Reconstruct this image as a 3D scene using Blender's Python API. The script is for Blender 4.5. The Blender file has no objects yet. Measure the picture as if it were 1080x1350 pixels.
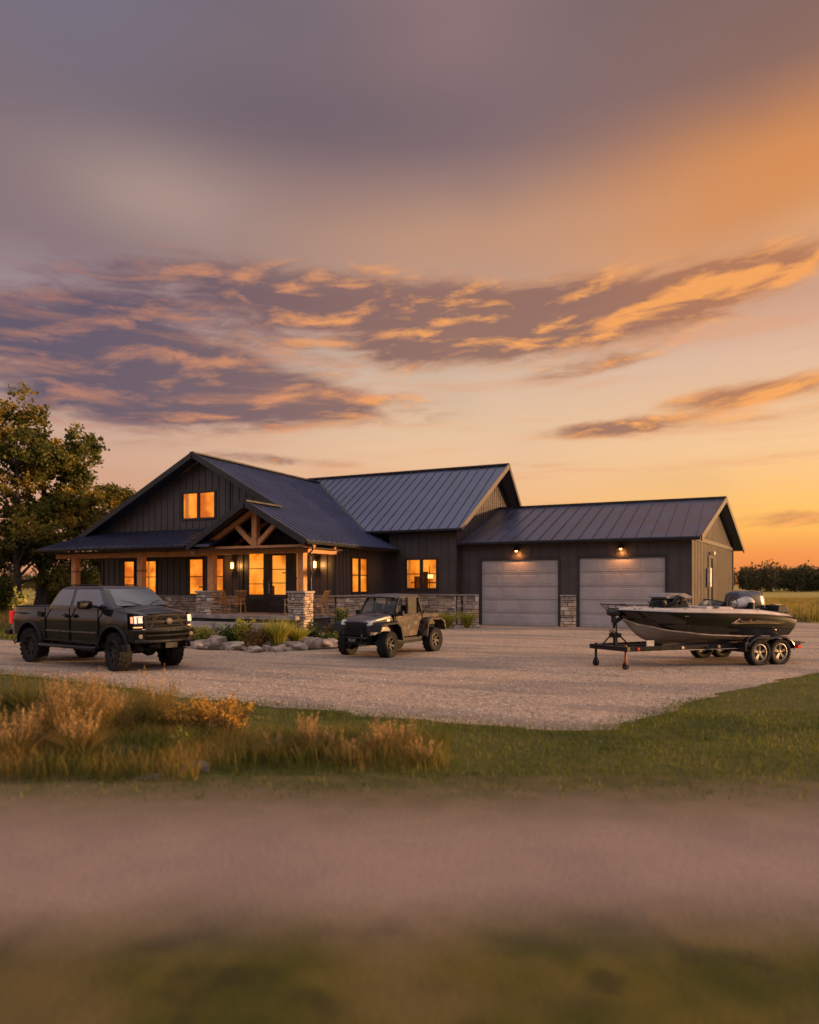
import bpy, math, random
import numpy as np
from mathutils import Vector, Matrix, noise as mnoise
random.seed(7)
R = math.radians
scene = bpy.context.scene
col = scene.collection
YAW = math.atan(445/941)                     # the camera looks a little left of the house's depth axis
CA, SA = math.cos(YAW), math.sin(YAW)

# ------------------------------------------------------------------ camera
cam_d = bpy.data.cameras.new('camera'); cam = bpy.data.objects.new('camera', cam_d); col.objects.link(cam)
cam.location = (0, 0, 1.95); cam.rotation_euler = (R(90), 0, YAW)
cam_d.sensor_fit = 'AUTO'; cam_d.sensor_width = 36; cam_d.lens = 941/1350*36
cam_d.shift_y = 96/1350; cam_d.clip_start = .05; cam_d.clip_end = 6000
cam_d.dof.use_dof = True; cam_d.dof.focus_distance = 20; cam_d.dof.aperture_fstop = cam_d.lens/1000/.042
scene.camera = cam

# ------------------------------------------------------------------ colour helpers
def lin(r, g, b, k=1.0):
    f = lambda c: ((c/255+.055)/1.055)**2.4 if c > 10 else c/255/12.92
    return (f(r)*k, f(g)*k, f(b)*k, 1)

class E_:                                    # tiny expression wrapper round Math nodes
    def __init__(s, nt, sock): s.nt, s.k = nt, sock
    def op(s, o, *a):
        n = s.nt.nodes.new('ShaderNodeMath'); n.operation = o
        for i, v in enumerate((s,)+a):
            if isinstance(v, E_): s.nt.links.new(v.k, n.inputs[i])
            else: n.inputs[i].default_value = v
        return E_(s.nt, n.outputs[0])
    def __add__(s, o): return s.op('ADD', o)
    def __sub__(s, o): return s.op('SUBTRACT', o)
    def __mul__(s, o): return s.op('MULTIPLY', o)
    def __truediv__(s, o): return s.op('DIVIDE', o)
    __radd__ = __add__; __rmul__ = __mul__
    def clamp(s):
        n = s.nt.nodes.new('ShaderNodeClamp'); s.nt.links.new(s.k, n.inputs[0]); return E_(s.nt, n.outputs[0])
def sstep(x, a, b):
    n = x.nt.nodes.new('ShaderNodeMapRange'); n.interpolation_type = 'SMOOTHSTEP'
    x.nt.links.new(x.k, n.inputs[0]); n.inputs[1].default_value = a; n.inputs[2].default_value = b
    return E_(x.nt, n.outputs[0])
def mixc(nt, f, a, b):
    n = nt.nodes.new('ShaderNodeMix'); n.data_type = 'RGBA'; n.clamp_factor = True
    for i, v in ((0, f), (6, a), (7, b)):
        if isinstance(v, E_): nt.links.new(v.k, n.inputs[i])
        else: n.inputs[i].default_value = v
    return E_(nt, n.outputs[2])
def rampc(nt, x, stops):
    n = nt.nodes.new('ShaderNodeValToRGB'); el = n.color_ramp.elements
    el[0].position, el[0].color = stops[0]; el[1].position, el[1].color = stops[-1]
    for p, c in stops[1:-1]:
        e = el.new(p); e.color = c
    if isinstance(x, E_): nt.links.new(x.k, n.inputs[0])
    return E_(nt, n.outputs[0])

# ------------------------------------------------------------------ world: sunset sky with cloud bands
SUN_AZ, SUN_EL = R(62), R(5.5)               # azimuth clockwise from +Y
w = bpy.data.worlds.new('World'); scene.world = w; w.use_nodes = True
nt = w.node_tree; nt.nodes.clear()
def build_sky():
    N = nt.nodes.new; L = nt.links.new
    tc = N('ShaderNodeTexCoord'); sep = N('ShaderNodeSeparateXYZ'); L(tc.outputs['Generated'], sep.inputs[0])
    X, Y, Z = (E_(nt, sep.outputs[i]) for i in range(3))
    rr = X*CA+Y*SA; ff = Y*CA-X*SA
    az = rr.op('ARCTAN2', ff)*57.2958
    el = Z.op('ARCSINE')*57.2958
    def vec(a, b, c=0.0):
        n = N('ShaderNodeCombineXYZ')
        for i, v in enumerate((a, b, c)):
            if isinstance(v, E_): L(v.k, n.inputs[i])
            else: n.inputs[i].default_value = v
        return n.outputs[0]
    def nz(v, scale, det=5, rough=.55, dist=0.0):
        n = N('ShaderNodeTexNoise'); n.noise_dimensions = '3D'; L(v, n.inputs['Vector'])
        n.inputs['Scale'].default_value = scale; n.inputs['Detail'].default_value = det
        n.inputs['Roughness'].default_value = rough; n.inputs['Distortion'].default_value = dist
        return E_(nt, n.outputs[0])
    def gauss(cx, cy, sx, sy, rot=0.0, amp=1.0):
        dx, dy = az-cx, el-cy
        c, s = math.cos(R(rot)), math.sin(R(rot))
        u = (dx*c+dy*s)*(1/sx); v = (dy*c-dx*s)*(1/sy)
        return ((u*u+v*v)*-1.0).op('EXPONENT')*amp
    e = (el*(1/45.0)).clamp()
    S = lambda *a: lin(*a)
    left = rampc(nt, e, [(0, S(214,140,104)), (.08, S(216,152,116)), (.2, S(212,168,142)), (.33, S(190,160,148)), (.45, S(158,138,142)),
                         (.53, S(134,114,120)), (.6, S(132,112,116)), (.72, S(124,108,114)), (1, S(108,102,118))])
    mid = rampc(nt, e, [(0, S(232,142,88)), (.1, S(240,180,126)), (.24, S(234,194,156)), (.36, S(214,184,160)), (.46, S(186,156,142)),
                        (.58, S(180,142,122)), (.7, S(136,112,112)), (.84, S(122,106,112)), (1, S(120,104,112))])
    right = rampc(nt, e, [(0, S(226,116,70)), (.05, S(242,146,70)), (.10, S(255,190,88)), (.22, S(244,198,146)), (.36, S(224,184,156)), (.44, S(206,158,132)),
                          (.54, S(222,168,124)), (.62, S(196,134,88)), (.74, S(140,106,94)), (1, S(116,98,98))])
    base = mixc(nt, sstep(az, -26, 4), left, mid)
    base = mixc(nt, sstep(az, 2, 29), base, right)
    # broad soft veils of the high cloud
    soft = nz(vec(az*.05, el*.1), 1.0, 2, .4)
    base = mixc(nt, gauss(-19.5, 27.0, 8, 3.2, 0, .75), base, S(178,152,140))
    base = mixc(nt, gauss(3.5, 38, 7, 4, 0, .6), base, S(150,118,116))
    base = mixc(nt, gauss(27, 27.0, 12, 3.6, 12, .95), base, S(218,142,80))
    base = mixc(nt, gauss(8, 25.6, 15, 2.6, 4, .55), base, S(200,150,118))
    base = mixc(nt, gauss(-8, 33, 17, 2.8, 0, .6), base, S(106,93,103))
    base = mixc(nt, gauss(-27, 38, 9, 6, 0, .4), base, S(122,120,142))
    base = mixc(nt, sstep(soft, .5, .8)*.18, base, S(104,92,104))
    # cloud deck: place and outline
    wx = nz(vec(az*.09, el*.2, 3.7), 1.0, 3, .5)-.5
    cm = gauss(-27, 17.4, 14, 3.8, 0, 1.15)
    for g in ((-15, 15.8, 11, 2.0, -7, .9), (-8, 14.0, 9, 1.35, -2, 1.0), (-22, 12.9, 10, 1.3, -3, .95), (-10, 21.8, 14, 2.3, -3, .95), (3, 18.4, 9, 1.5, 3, .95), (0, 22.0, 16, 1.6, -2, .6),
              (9, 20.6, 13, 2.1, 2, 1.0), (20, 20.2, 9, 1.9, 6, 1.0), (28, 22.0, 6, 1.2, 8, .5), (16.5, 11.9, 6.5, .62, 1, 1.0), (26.5, 13.6, 7, .95, 4, .95), (28, 11.9, 5, .5, 4, .6),
              (28.5, 4.7, 5.5, .85, 0, .95), (-9, 9.7, 7, .5, -2, .6), (28, 9.2, 4, .35, 0, .5), (9, 9.4, 5, .35, 0, .45), (-27, 10.5, 9, .8, 0, .35), (14, 16.4, 6, .7, 8, .5), (22, 2.2, 9, .5, 0, .3)):
        cm = cm+gauss(*g)
    def dens(dy, dx):
        a2, e2 = az+dx+wx*7.0, el+dy+wx*2.2
        n1 = nz(vec(a2*.15, e2*.64-a2*.04), 1.0, 11, .64, .3)
        n2 = nz(vec(a2*.035, e2*.16, 9.1), 1.0, 3, .5)
        return cm*1.35+(n1-.5)*2.9+(n2-.5)*1.8-.48
    d0 = dens(0.0, 0.0); d1 = dens(-.8, .9)
    cov = sstep(d0, -.30, .85)*sstep(cm, .08, .42)*(sstep(el, 21.5, 27.5)*-1.0+1.0)
    lit = ((d0-d1)*1.6+.04).clamp()
    thin = sstep(d0, .1, .85)*-1.0+1.0
    warm = sstep(az, -30, 10)
    amt = ((lit*1.1+thin*.30)*(warm*.6+.5)).clamp()
    dark = mixc(nt, warm, S(90,80,100), S(146,106,94))
    dark = mixc(nt, sstep(az, 10, 28), dark, S(178,118,84))
    glow = mixc(nt, warm, S(204,134,104), S(246,164,88))
    cc = mixc(nt, amt, dark, glow)
    c = mixc(nt, cov*.93, base, cc)
    # soft pink-grey wisps everywhere low down
    wn = nz(vec(az*.06, el*.75, 21.0), 1.0, 6, .6, .3)
    c = mixc(nt, sstep(wn, .50, .74)*(sstep(el, 16, 23)*-1.0+1.0)*.40, c, S(226,150,104))
    # what the frame never shows: open dusk sky overhead and behind the camera
    over = (sstep(el, 38, 60)).clamp(); behind = sstep(az.op('ABSOLUTE'), 50, 120)
    backc = rampc(nt, e, [(0, (.17,.115,.10,1)), (.10, (.24,.165,.15,1)), (.32, (.40,.33,.38,1)), (.55, (.86,.76,.90,1)), (.85, (1.0,.86,.94,1)), (1, (.94,.79,.80,1))])
    c = mixc(nt, over, c, (.92,.77,.75,1))
    c = mixc(nt, behind, c, backc)
    side = (((az-80)*(1/28.0))*((az-80)*(1/28.0))+(el*(1/12.0))*(el*(1/12.0)))
    sg = (side*-1.0).op('EXPONENT')
    c = mixc(nt, sg, c, (2.4, 1.15, .42, 1))
    c = mixc(nt, sstep(el*-1.0, 0.0, 2.0), c, (.10,.08,.06,1))
    b1 = N('ShaderNodeBackground'); L(c.k, b1.inputs[0]); b1.inputs[1].default_value = .785
    st = N('ShaderNodeTexSky'); st.sky_type = 'NISHITA'; st.sun_disc = False
    st.sun_elevation = SUN_EL; st.sun_rotation = SUN_AZ
    b2 = N('ShaderNodeBackground'); L(st.outputs[0], b2.inputs[0]); b2.inputs[1].default_value = .004
    ad = N('ShaderNodeAddShader'); L(b1.outputs[0], ad.inputs[0]); L(b2.outputs[0], ad.inputs[1])
    out = N('ShaderNodeOutputWorld'); L(ad.outputs[0], out.inputs[0])
build_sky()
sun_d = bpy.data.lights.new('sun', 'SUN'); sun = bpy.data.objects.new('sun', sun_d); col.objects.link(sun)
sun_d.energy = 5.0; sun_d.angle = R(.8); sun_d.color = (1, .54, .23)
sv = Vector((math.sin(SUN_AZ)*math.cos(SUN_EL), math.cos(SUN_AZ)*math.cos(SUN_EL), math.sin(SUN_EL)))
sun.rotation_euler = sv.to_track_quat('Z', 'Y').to_euler()
scene.view_settings.view_transform = 'Standard'; scene.view_settings.look = 'None'
scene.view_settings.exposure = .35; scene.view_settings.gamma = 1
scene.render.engine = 'CYCLES'

# ------------------------------------------------------------------ materials
def mat(name):
    m = bpy.data.materials.new(name); m.use_nodes = True; return m
def nodes(m):
    t = m.node_tree; return t, t.nodes['Principled BSDF'], t.nodes.new, t.links.new
def pmat(name, c, rough=.5, metal=0.0, var=.15, vs=6.0, bump=0.0, bs=40.0, coat=0.0, c2=None, spec=None, stretch=None, emis=None, es=0.0, cior=1.5):
    """principled material with a noise-varied base colour and optional bump"""
    m = mat(name); t, p, N, L = nodes(m)
    c = tuple(c[:3])+(1,)
    tc = N('ShaderNodeTexCoord'); src = tc.outputs['Object']
    if stretch:
        mp = N('ShaderNodeMapping'); mp.inputs['Scale'].default_value = stretch; L(src, mp.inputs[0]); src = mp.outputs[0]
    n = N('ShaderNodeTexNoise'); n.inputs['Scale'].default_value = vs; n.inputs['Detail'].default_value = 6; L(src, n.inputs['Vector'])
    f = E_(t, n.outputs[0])
    d = c2 if c2 else tuple(v*(1-var*2) for v in c[:3])+(1,)
    hi = c if c2 else tuple(min(1, v*(1+var)) for v in c[:3])+(1,)
    L(mixc(t, sstep(f, .3, .7), tuple(d[:3])+(1,), hi).k, p.inputs['Base Color'])
    rr = f*.25+(rough-.12); L(rr.k, p.inputs['Roughness'])
    p.inputs['Metallic'].default_value = metal
    if coat: p.inputs['Coat Weight'].default_value = coat; p.inputs['Coat Roughness'].default_value = .03; p.inputs['Coat IOR'].default_value = cior
    if spec is not None: p.inputs['Specular IOR Level'].default_value = spec
    if bump:
        b = N('ShaderNodeTexNoise'); b.inputs['Scale'].default_value = bs; b.inputs['Detail'].default_value = 5; L(src, b.inputs['Vector'])
        bp = N('ShaderNodeBump'); bp.inputs['Strength'].default_value = bump; bp.inputs['Distance'].default_value = .02
        L(b.outputs[0], bp.inputs['Height']); L(bp.outputs[0], p.inputs['Normal'])
    if emis:
        p.inputs['Emission Color'].default_value = tuple(emis)+(1,); p.inputs['Emission Strength'].default_value = es
    return m
def island_mat(name, stops, rough=.6, bump=0.0, bs=30, transl=0.0, nvar=.0, nsc=1.0, spec=.3):
    """every mesh island (leaf, blade, stone) takes its own colour from the ramp"""
    m = mat(name); t, p, N, L = nodes(m)
    g = N('ShaderNodeNewGeometry'); tc = N('ShaderNodeTexCoord')
    v = E_(t, g.outputs['Random Per Island'])
    if nvar:
        n = N('ShaderNodeTexNoise'); n.inputs['Scale'].default_value = nsc; n.inputs['Detail'].default_value = 3; L(tc.outputs['Object'], n.inputs['Vector'])
        v = (v*(1-nvar)+(sstep(E_(t, n.outputs[0]), .32, .68))*nvar).clamp()
    c = rampc(t, v, stops)
    L(c.k, p.inputs['Base Color']); p.inputs['Roughness'].default_value = rough; p.inputs['Specular IOR Level'].default_value = spec
    if bump:
        b = N('ShaderNodeTexNoise'); b.inputs['Scale'].default_value = bs; b.inputs['Detail'].default_value = 6; L(tc.outputs['Object'], b.inputs['Vector'])
        b2 = N('ShaderNodeTexNoise'); b2.inputs['Scale'].default_value = bs*.25; b2.inputs['Detail'].default_value = 3; L(tc.outputs['Object'], b2.inputs['Vector'])
        L(mixc(t, sstep(E_(t, b2.outputs[0]), .35, .75)*.45, c, tuple(x*.55 for x in stops[0][1][:3])+(1,)).k, p.inputs['Base Color'])
        bp = N('ShaderNodeBump'); bp.inputs['Strength'].default_value = bump; bp.inputs['Distance'].default_value = .02
        L(b.outputs[0], bp.inputs['Height']); L(bp.outputs[0], p.inputs['Normal'])
    if transl:
        tr = N('ShaderNodeBsdfTranslucent'); L(c.k, tr.inputs[0]); ms = N('ShaderNodeMixShader'); ms.inputs[0].default_value = transl
        L(p.outputs[0], ms.inputs[1]); L(tr.outputs[0], ms.inputs[2]); L(ms.outputs[0], t.nodes['Material Output'].inputs[0])
    return m
def glow_mat(name, c, s):
    m = mat(name); t, p, N, L = nodes(m)
    p.inputs['Base Color'].default_value = (.6, .5, .4, 1); p.inputs['Emission Color'].default_value = tuple(c)+(1,); p.inputs['Emission Strength'].default_value = s
    return m
def glass_mat(name, tint, refl_rough=.03, mixf=.12, fk=1.0):
    """thin pane: mostly clear, with a Fresnel reflection"""
    m = mat(name); t, p, N, L = nodes(m); t.nodes.remove(p)
    tr = N('ShaderNodeBsdfTransparent'); tr.inputs[0].default_value = tuple(tint)+(1,)
    gl = N('ShaderNodeBsdfGlossy'); gl.inputs['Roughness'].default_value = refl_rough
    fr = N('ShaderNodeFresnel'); fr.inputs[0].default_value = 1.5
    ms = N('ShaderNodeMixShader'); L((E_(t, fr.outputs[0])*fk+mixf*.3).clamp().k, ms.inputs[0])
    L(tr.outputs[0], ms.inputs[1]); L(gl.outputs[0], ms.inputs[2]); L(ms.outputs[0], t.nodes['Material Output'].inputs[0])
    return m
M = {}
M['siding'] = pmat('charcoal_siding', (.052, .041, .037), .42, 0, .10, 1.5, .12, 60, spec=.6)
M['trim'] = pmat('charcoal_trim', (.024, .022, .023), .40, 0, .1, 3, spec=.5)
M['fascia'] = pmat('dark_metal_fascia', (.035, .033, .036), .35, .3, .1, 2)
M['roof'] = pmat('standing_seam_metal', (.105, .125, .205), .32, .8, .07, .7, .06, 3)
M['timber'] = pmat('oiled_timber', (.78, .36, .13), .6, 0, .25, 5, .5, 24, stretch=(5, 5, .7), c2=(.46, .18, .06))
M['beam'] = pmat('oiled_timber_beam', (.78, .36, .13), .6, 0, .25, 5, .5, 24, stretch=(.7, 4, 5), c2=(.46, .18, .06))
M['stone'] = island_mat('ledge_stone', [(0, (.20,.165,.13,1)), (.25, (.44,.36,.28,1)), (.5, (.60,.50,.39,1)), (.7, (.50,.34,.21,1)), (1, (.76,.66,.54,1))], .85, .8, 26)
M['mortar'] = pmat('mortar', (.11, .095, .085), .95, bump=.4)
M['cap'] = pmat('cut_limestone', (.36, .315, .27), .8, 0, .15, 4, .3, 30)
M['concrete'] = pmat('porch_concrete', (.27, .23, .20), .75, 0, .2, 3, .2, 40)
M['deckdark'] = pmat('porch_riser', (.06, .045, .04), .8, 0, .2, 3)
M['gdoor'] = pmat('garage_door_paint', (.37, .34, .325), .5, 0, .06, 1.2, .15, 90)
M['glass'] = glass_mat('window_glass', (.93, .93, .93))
M['black'] = pmat('black_plastic', (.010, .010, .011), .5, spec=.22)
M['blackm'] = pmat('black_metal', (.016, .016, .018), .32, .4)
M['rubber'] = pmat('tyre_rubber', (.016, .015, .0145), .8, 0, .3, 12, .4, 60, spec=.25)
M['chrome'] = pmat('bright_metal', (.55, .53, .5), .22, 1, .1)
M['alu'] = pmat('aluminium_wheel', (.30, .28, .26), .4, 1, .15)
M['truck'] = pmat('black_metallic_paint', (.004, .0042, .006), .5, 0, .1, 2, coat=1.0, spec=.08, cior=1.68)
M['tglass'] = pmat('tinted_glass', (.045, .060, .085), .10, 0, .1, 2, spec=.5, coat=1.0, cior=2.0)
M['soil'] = pmat('mulch', (.06, .038, .026), .95, 0, .4, 20, .8, 60)
M['rock'] = pmat('fieldstone', (.40, .32, .25), .85, 0, .3, 3, .9, 14, c2=(.15, .115, .085))
M['rockd'] = pmat('brown_fieldstone', (.14, .12, .095), .9, 0, .3, 3, .8, 14, c2=(.08, .065, .05))
M['bark'] = pmat('bark', (.055, .040, .028), .95, 0, .4, 8, .9, 20, stretch=(3, 3, .6))
M['wicker'] = pmat('honey_wood_chair', (.55, .33, .11), .55, 0, .2, 12, .3, 60)
M['lamp_glow'] = glow_mat('lamp_bulb', (1, .5, .13), 14)

# ------------------------------------------------------------------ object helpers
def tag(o, label=None, cat=None, group=None, kind=None):
    if label: o['label'] = label
    if cat: o['category'] = cat
    if group: o['group'] = group
    if kind: o['kind'] = kind
    return o
def empty(name, loc, rz=0.0, label=None, cat=None, group=None):
    o = bpy.data.objects.new(name, None); col.objects.link(o); o.location = loc; o.rotation_euler = (0, 0, rz); o.empty_display_size = .2
    return tag(o, label, cat, group)
def link_mesh(name, me, m, parent=None, smooth=None):
    o = bpy.data.objects.new(name, me); col.objects.link(o)
    if m: me.materials.append(m)
    if parent: o.parent = parent
    if smooth is not None:
        for p in me.polygons: p.use_smooth = True
        if smooth < 179:
            me.set_sharp_from_angle(angle=R(smooth))
    return o
class MB:
    def __init__(s): s.v = []; s.f = []
    def add(s, vs, fs):
        b = len(s.v); s.v += [tuple(v) for v in vs]; s.f += [tuple(b+i for i in f) for f in fs]; return s
    def hexa(s, p):                           # 8 points: bottom ring 0-3, top ring 4-7
        return s.add(p, [(3,2,1,0), (4,5,6,7), (0,1,5,4), (1,2,6,5), (2,3,7,6), (3,0,4,7)])
    def box(s, x0, x1, y0, y1, z0, z1):
        return s.hexa([(x0,y0,z0),(x1,y0,z0),(x1,y1,z0),(x0,y1,z0),(x0,y0,z1),(x1,y0,z1),(x1,y1,z1),(x0,y1,z1)])
    def beam(s, p, q, wd, ht, up=(0, 0, 1)):  # bar of rectangular section from p to q
        p, q = Vector(p), Vector(q); d = (q-p).normalized(); u = Vector(up)
        sd = d.cross(u)
        if sd.length < 1e-4: sd = d.cross(Vector((0, 1, 0)))
        sd.normalize(); u2 = sd.cross(d).normalized(); a = sd*wd/2; b = u2*ht/2
        return s.hexa([p-a-b, p+a-b, q+a-b, q-a-b, p-a+b, p+a+b, q+a+b, q-a+b])
    def tube(s, pts, r, n=8, caps=True):
        pts = [Vector(p) for p in pts]; rs = r if isinstance(r, (list, tuple)) else [r]*len(pts)
        b = len(s.v); up = Vector((0.13, .21, 1)).normalized()
        for i, p in enumerate(pts):
            d = (pts[min(i+1, len(pts)-1)]-pts[max(i-1, 0)]).normalized()
            a = d.cross(up)
            if a.length < .05: a = d.cross(Vector((1, 0, 0)))
            a.normalize(); c = d.cross(a)
            for k in range(n):
                t = 2*math.pi*k/n; s.v.append(tuple(p+(a*math.cos(t)+c*math.sin(t))*rs[i]))
        for i in range(len(pts)-1):
            for k in range(n):
                k2 = (k+1) % n; s.f.append((b+i*n+k, b+i*n+k2, b+(i+1)*n+k2, b+(i+1)*n+k))
        if caps:
            s.f.append(tuple(b+k for k in range(n))[::-1]); s.f.append(tuple(b+(len(pts)-1)*n+k for k in range(n)))
        return s
    def lathe(s, prof, n=32, axis='Y', c=(0, 0, 0), a0=0, a1=360):   # prof: (radius, along axis)
        b = len(s.v); full = abs(a1-a0-360) < 1e-3; m = n if full else n+1
        for i in range(m):
            t = R(a0+(a1-a0)*i/n); ct, st = math.cos(t), math.sin(t)
            for r, y in prof:
                v = {'Y': (r*ct, y, r*st), 'Z': (r*ct, r*st, y), 'X': (y, r*ct, r*st)}[axis]
                s.v.append((v[0]+c[0], v[1]+c[1], v[2]+c[2]))
        k = len(prof)
        for i in range(n):
            j = (i+1) % m
            for q in range(k-1): s.f.append((b+i*k+q, b+i*k+q+1, b+j*k+q+1, b+j*k+q))
        return s
    def prism(s, poly, fn0, fn1):             # poly points -> two caps through fn0/fn1
        n = len(poly); a = [fn0(*p) for p in poly]; c = [fn1(*p) for p in poly]
        return s.add(a+c, [tuple(range(n))[::-1], tuple(range(n, 2*n))]+[(i, (i+1) % n, n+(i+1) % n, n+i) for i in range(n)])
    def grid(s, rows, close=False):           # rows of equal length
        b = len(s.v); k = len(rows[0])
        for r in rows: s.v += [tuple(p) for p in r]
        for i in range(len(rows)-1):
            for j in range(k-1 if not close else k):
                j2 = (j+1) % k; s.f.append((b+i*k+j, b+i*k+j2, b+(i+1)*k+j2, b+(i+1)*k+j))
        return s
    def move(s, off): s.v = [(a+off[0], b+off[1], c+off[2]) for a, b, c in s.v]; return s
    def build(s, name, m, parent=None, off=None, smooth=None, bevel=0.0):
        if off: s.move((-off[0], -off[1], -off[2]))
        me = bpy.data.meshes.new(name); me.from_pydata(s.v, [], s.f); me.update()
        o = link_mesh(name, me, m, parent, smooth)
        if bevel:
            bv = o.modifiers.new('bevel', 'BEVEL'); bv.width = bevel; bv.segments = 2; bv.limit_method = 'ANGLE'; bv.angle_limit = R(40)
        return o
def rock(name, x, y, z, sx, sy, sz, rz, seed, m, label, group=None):
    import bmesh
    bm = bmesh.new(); bmesh.ops.create_icosphere(bm, subdivisions=3, radius=1)
    for v in bm.verts:
        p = v.co.copy(); k = mnoise.noise(p*1.1+Vector((seed*3.1, seed, 0)))*.55+mnoise.noise(p*2.4+Vector((seed, 0, seed)))*.22+mnoise.noise(p*6+Vector((seed, 0, seed)))*.06
        q = p*(1+k)
        q.z = max(-.7, min(.86+.06*math.sin(seed)+.25*q.x*math.sin(seed*2.3), q.z))
        v.co = Vector((q.x*sx, q.y*sy, q.z*sz))
    me = bpy.data.meshes.new(name); bm.to_mesh(me); bm.free()
    o = link_mesh(name, me, m, None, 38); o.location = (x, y, z+sz*.45); o.rotation_euler = (random.uniform(-.08, .08), random.uniform(-.08, .08), rz)
    return tag(o, label, 'boulder', group)
def at(bx, t, z=0.0):                         # ground point: t metres ahead of the viewpoint, bx = sideways slope
    return (t*(bx*CA-SA), t*(bx*SA+CA), z)
# ------------------------------------------------------------------ ground, drive, lawn
def ground_mat(name, c1, c2, c3, s1=.8, s2=9.0, s3=60.0, bump=.3, rough=.95):
    m = mat(name); t, p, N, L = nodes(m); tc = N('ShaderNodeTexCoord')
    def nz(s, d=5):
        n = N('ShaderNodeTexNoise'); n.inputs['Scale'].default_value = s; n.inputs['Detail'].default_value = d
        n.inputs['Roughness'].default_value = .6; L(tc.outputs['Object'], n.inputs['Vector']); return E_(t, n.outputs[0])
    a, b, c = nz(s1), nz(s2), nz(s3, 4)
    k = mixc(t, sstep(a, .35, .65), c1, c2); k = mixc(t, sstep(b, .45, .7)*.6, k, c3)
    k = mixc(t, sstep(c, .55, .35)*.5, k, tuple(v*.45 for v in c1[:3])+(1,))
    L(k.k, p.inputs['Base Color']); p.inputs['Roughness'].default_value = rough; p.inputs['Specular IOR Level'].default_value = .2
    bp = N('ShaderNodeBump'); bp.inputs['Strength'].default_value = bump; bp.inputs['Distance'].default_value = .03
    L((c*.5+b).k, bp.inputs['Height']); L(bp.outputs[0], p.inputs['Normal']); return m
def gravel_mat():
    m = mat('crushed_gravel'); t, p, N, L = nodes(m); tc = N('ShaderNodeTexCoord'); o = tc.outputs['Object']
    def vor(s):
        n = N('ShaderNodeTexVoronoi'); n.inputs['Scale'].default_value = s; L(o, n.inputs['Vector']); return n
    def nz(s, d=5):
        n = N('ShaderNodeTexNoise'); n.inputs['Scale'].default_value = s; n.inputs['Detail'].default_value = d; L(o, n.inputs['Vector']); return E_(t, n.outputs[0])
    v1, v2 = vor(34), vor(15); sp = N('ShaderNodeSeparateColor'); L(v1.outputs['Color'], sp.inputs[0])
    sp2 = N('ShaderNodeSeparateColor'); L(v2.outputs['Color'], sp2.inputs[0])
    stone = rampc(t, E_(t, sp.outputs[0]), [(0, (.075,.055,.042,1)), (.25, (.24,.172,.12,1)), (.6, (.41,.298,.205,1)), (.85, (.58,.44,.315,1)), (1, (.80,.66,.50,1))])
    st2 = rampc(t, E_(t, sp2.outputs[1]), [(0, (.12,.095,.08,1)), (.6, (.33,.255,.20,1)), (1, (.50,.41,.33,1))])
    k = mixc(t, .35, stone, st2)
    big = nz(.45, 4)
    mp = N('ShaderNodeMapping'); mp.inputs['Scale'].default_value = (.16, .9, 1); mp.inputs['Rotation'].default_value = (0, 0, -.25); L(o, mp.inputs[0])
    tn = N('ShaderNodeTexNoise'); tn.inputs['Scale'].default_value = 1.0; tn.inputs['Detail'].default_value = 3; L(mp.outputs[0], tn.inputs['Vector']); tracks = E_(t, tn.outputs[0])
    k = mixc(t, sstep(big, .38, .68)*.55, k, (.50,.335,.21,1))
    k = mixc(t, sstep(tracks, .47, .60)*.6, k, (.17,.14,.125,1))
    k = mixc(t, sstep(nz(3.2, 4), .55, .75)*.35, k, (.19,.15,.13,1))
    L(k.k, p.inputs['Base Color']); p.inputs['Roughness'].default_value = .8; p.inputs['Specular IOR Level'].default_value = .35
    h = (E_(t, v1.outputs['Distance'])*-1.0)+(E_(t, v2.outputs['Distance'])*-.9)+nz(2.0)*1.2
    bp = N('ShaderNodeBump'); bp.inputs['Strength'].default_value = .55; bp.inputs['Distance'].default_value = .03
    L(h.k, bp.inputs['Height']); L(bp.outputs[0], p.inputs['Normal']); return m
def rough_edge(pts, step=.35, amp=.09, closed=True):
    out = []; n = len(pts)
    for i in range(n if closed else n-1):
        p, q = Vector(pts[i]), Vector(pts[(i+1) % n]); d = q-p; k = max(1, int(d.length/step)) if d.length < 30 else 1
        for j in range(k):
            a = p+d*(j/k); o = mnoise.noise(Vector((a.x*1.3, a.y*1.3, 0)))*amp*2+mnoise.noise(Vector((a.x*5, a.y*5, 3)))*amp*.6 if k > 1 else 0
            out.append((a.x+o, a.y+o*.7))
    return out
def sheet(name, pts, z, m, kind='structure'):
    me = bpy.data.meshes.new(name); me.from_pydata([(x, y, z) for x, y in pts], [], [tuple(range(len(pts)))]); me.update()
    if me.polygons[0].normal.z < 0:
        me.flip_normals()
    o = link_mesh(name, me, m); o['kind'] = kind; return o
M['field'] = ground_mat('meadow_ground', (.40,.28,.06,1), (.24,.21,.05,1), (.50,.33,.08,1), .02, .15, 3, .5)
M['lawn'] = ground_mat('lawn_ground', (.062,.066,.014,1), (.095,.088,.018,1), (.13,.10,.03,1), .5, 5, 40, .6)
M['gravel'] = gravel_mat()
M['track'] = ground_mat('pale_dirt_track', (.30,.215,.175,1), (.34,.235,.18,1), (.27,.20,.17,1), .5, 2.0, 30, .05)
M['verge'] = ground_mat('mossy_verge', (.055,.048,.014,1), (.12,.070,.028,1), (.045,.04,.018,1), .9, 2.2, 30, .05)
sheet('ground', [(-3000,-3000), (3000,-3000), (3000,3000), (-3000,3000)], 0, M['field'])
lawn_pts = [(-60,-30), (40,-30), (40,26), (9,29.5), (3,41), (3,70), (-32,70), (-34,30), (-60,26)]
sheet('lawn', lawn_pts, .004, M['lawn'])
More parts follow.
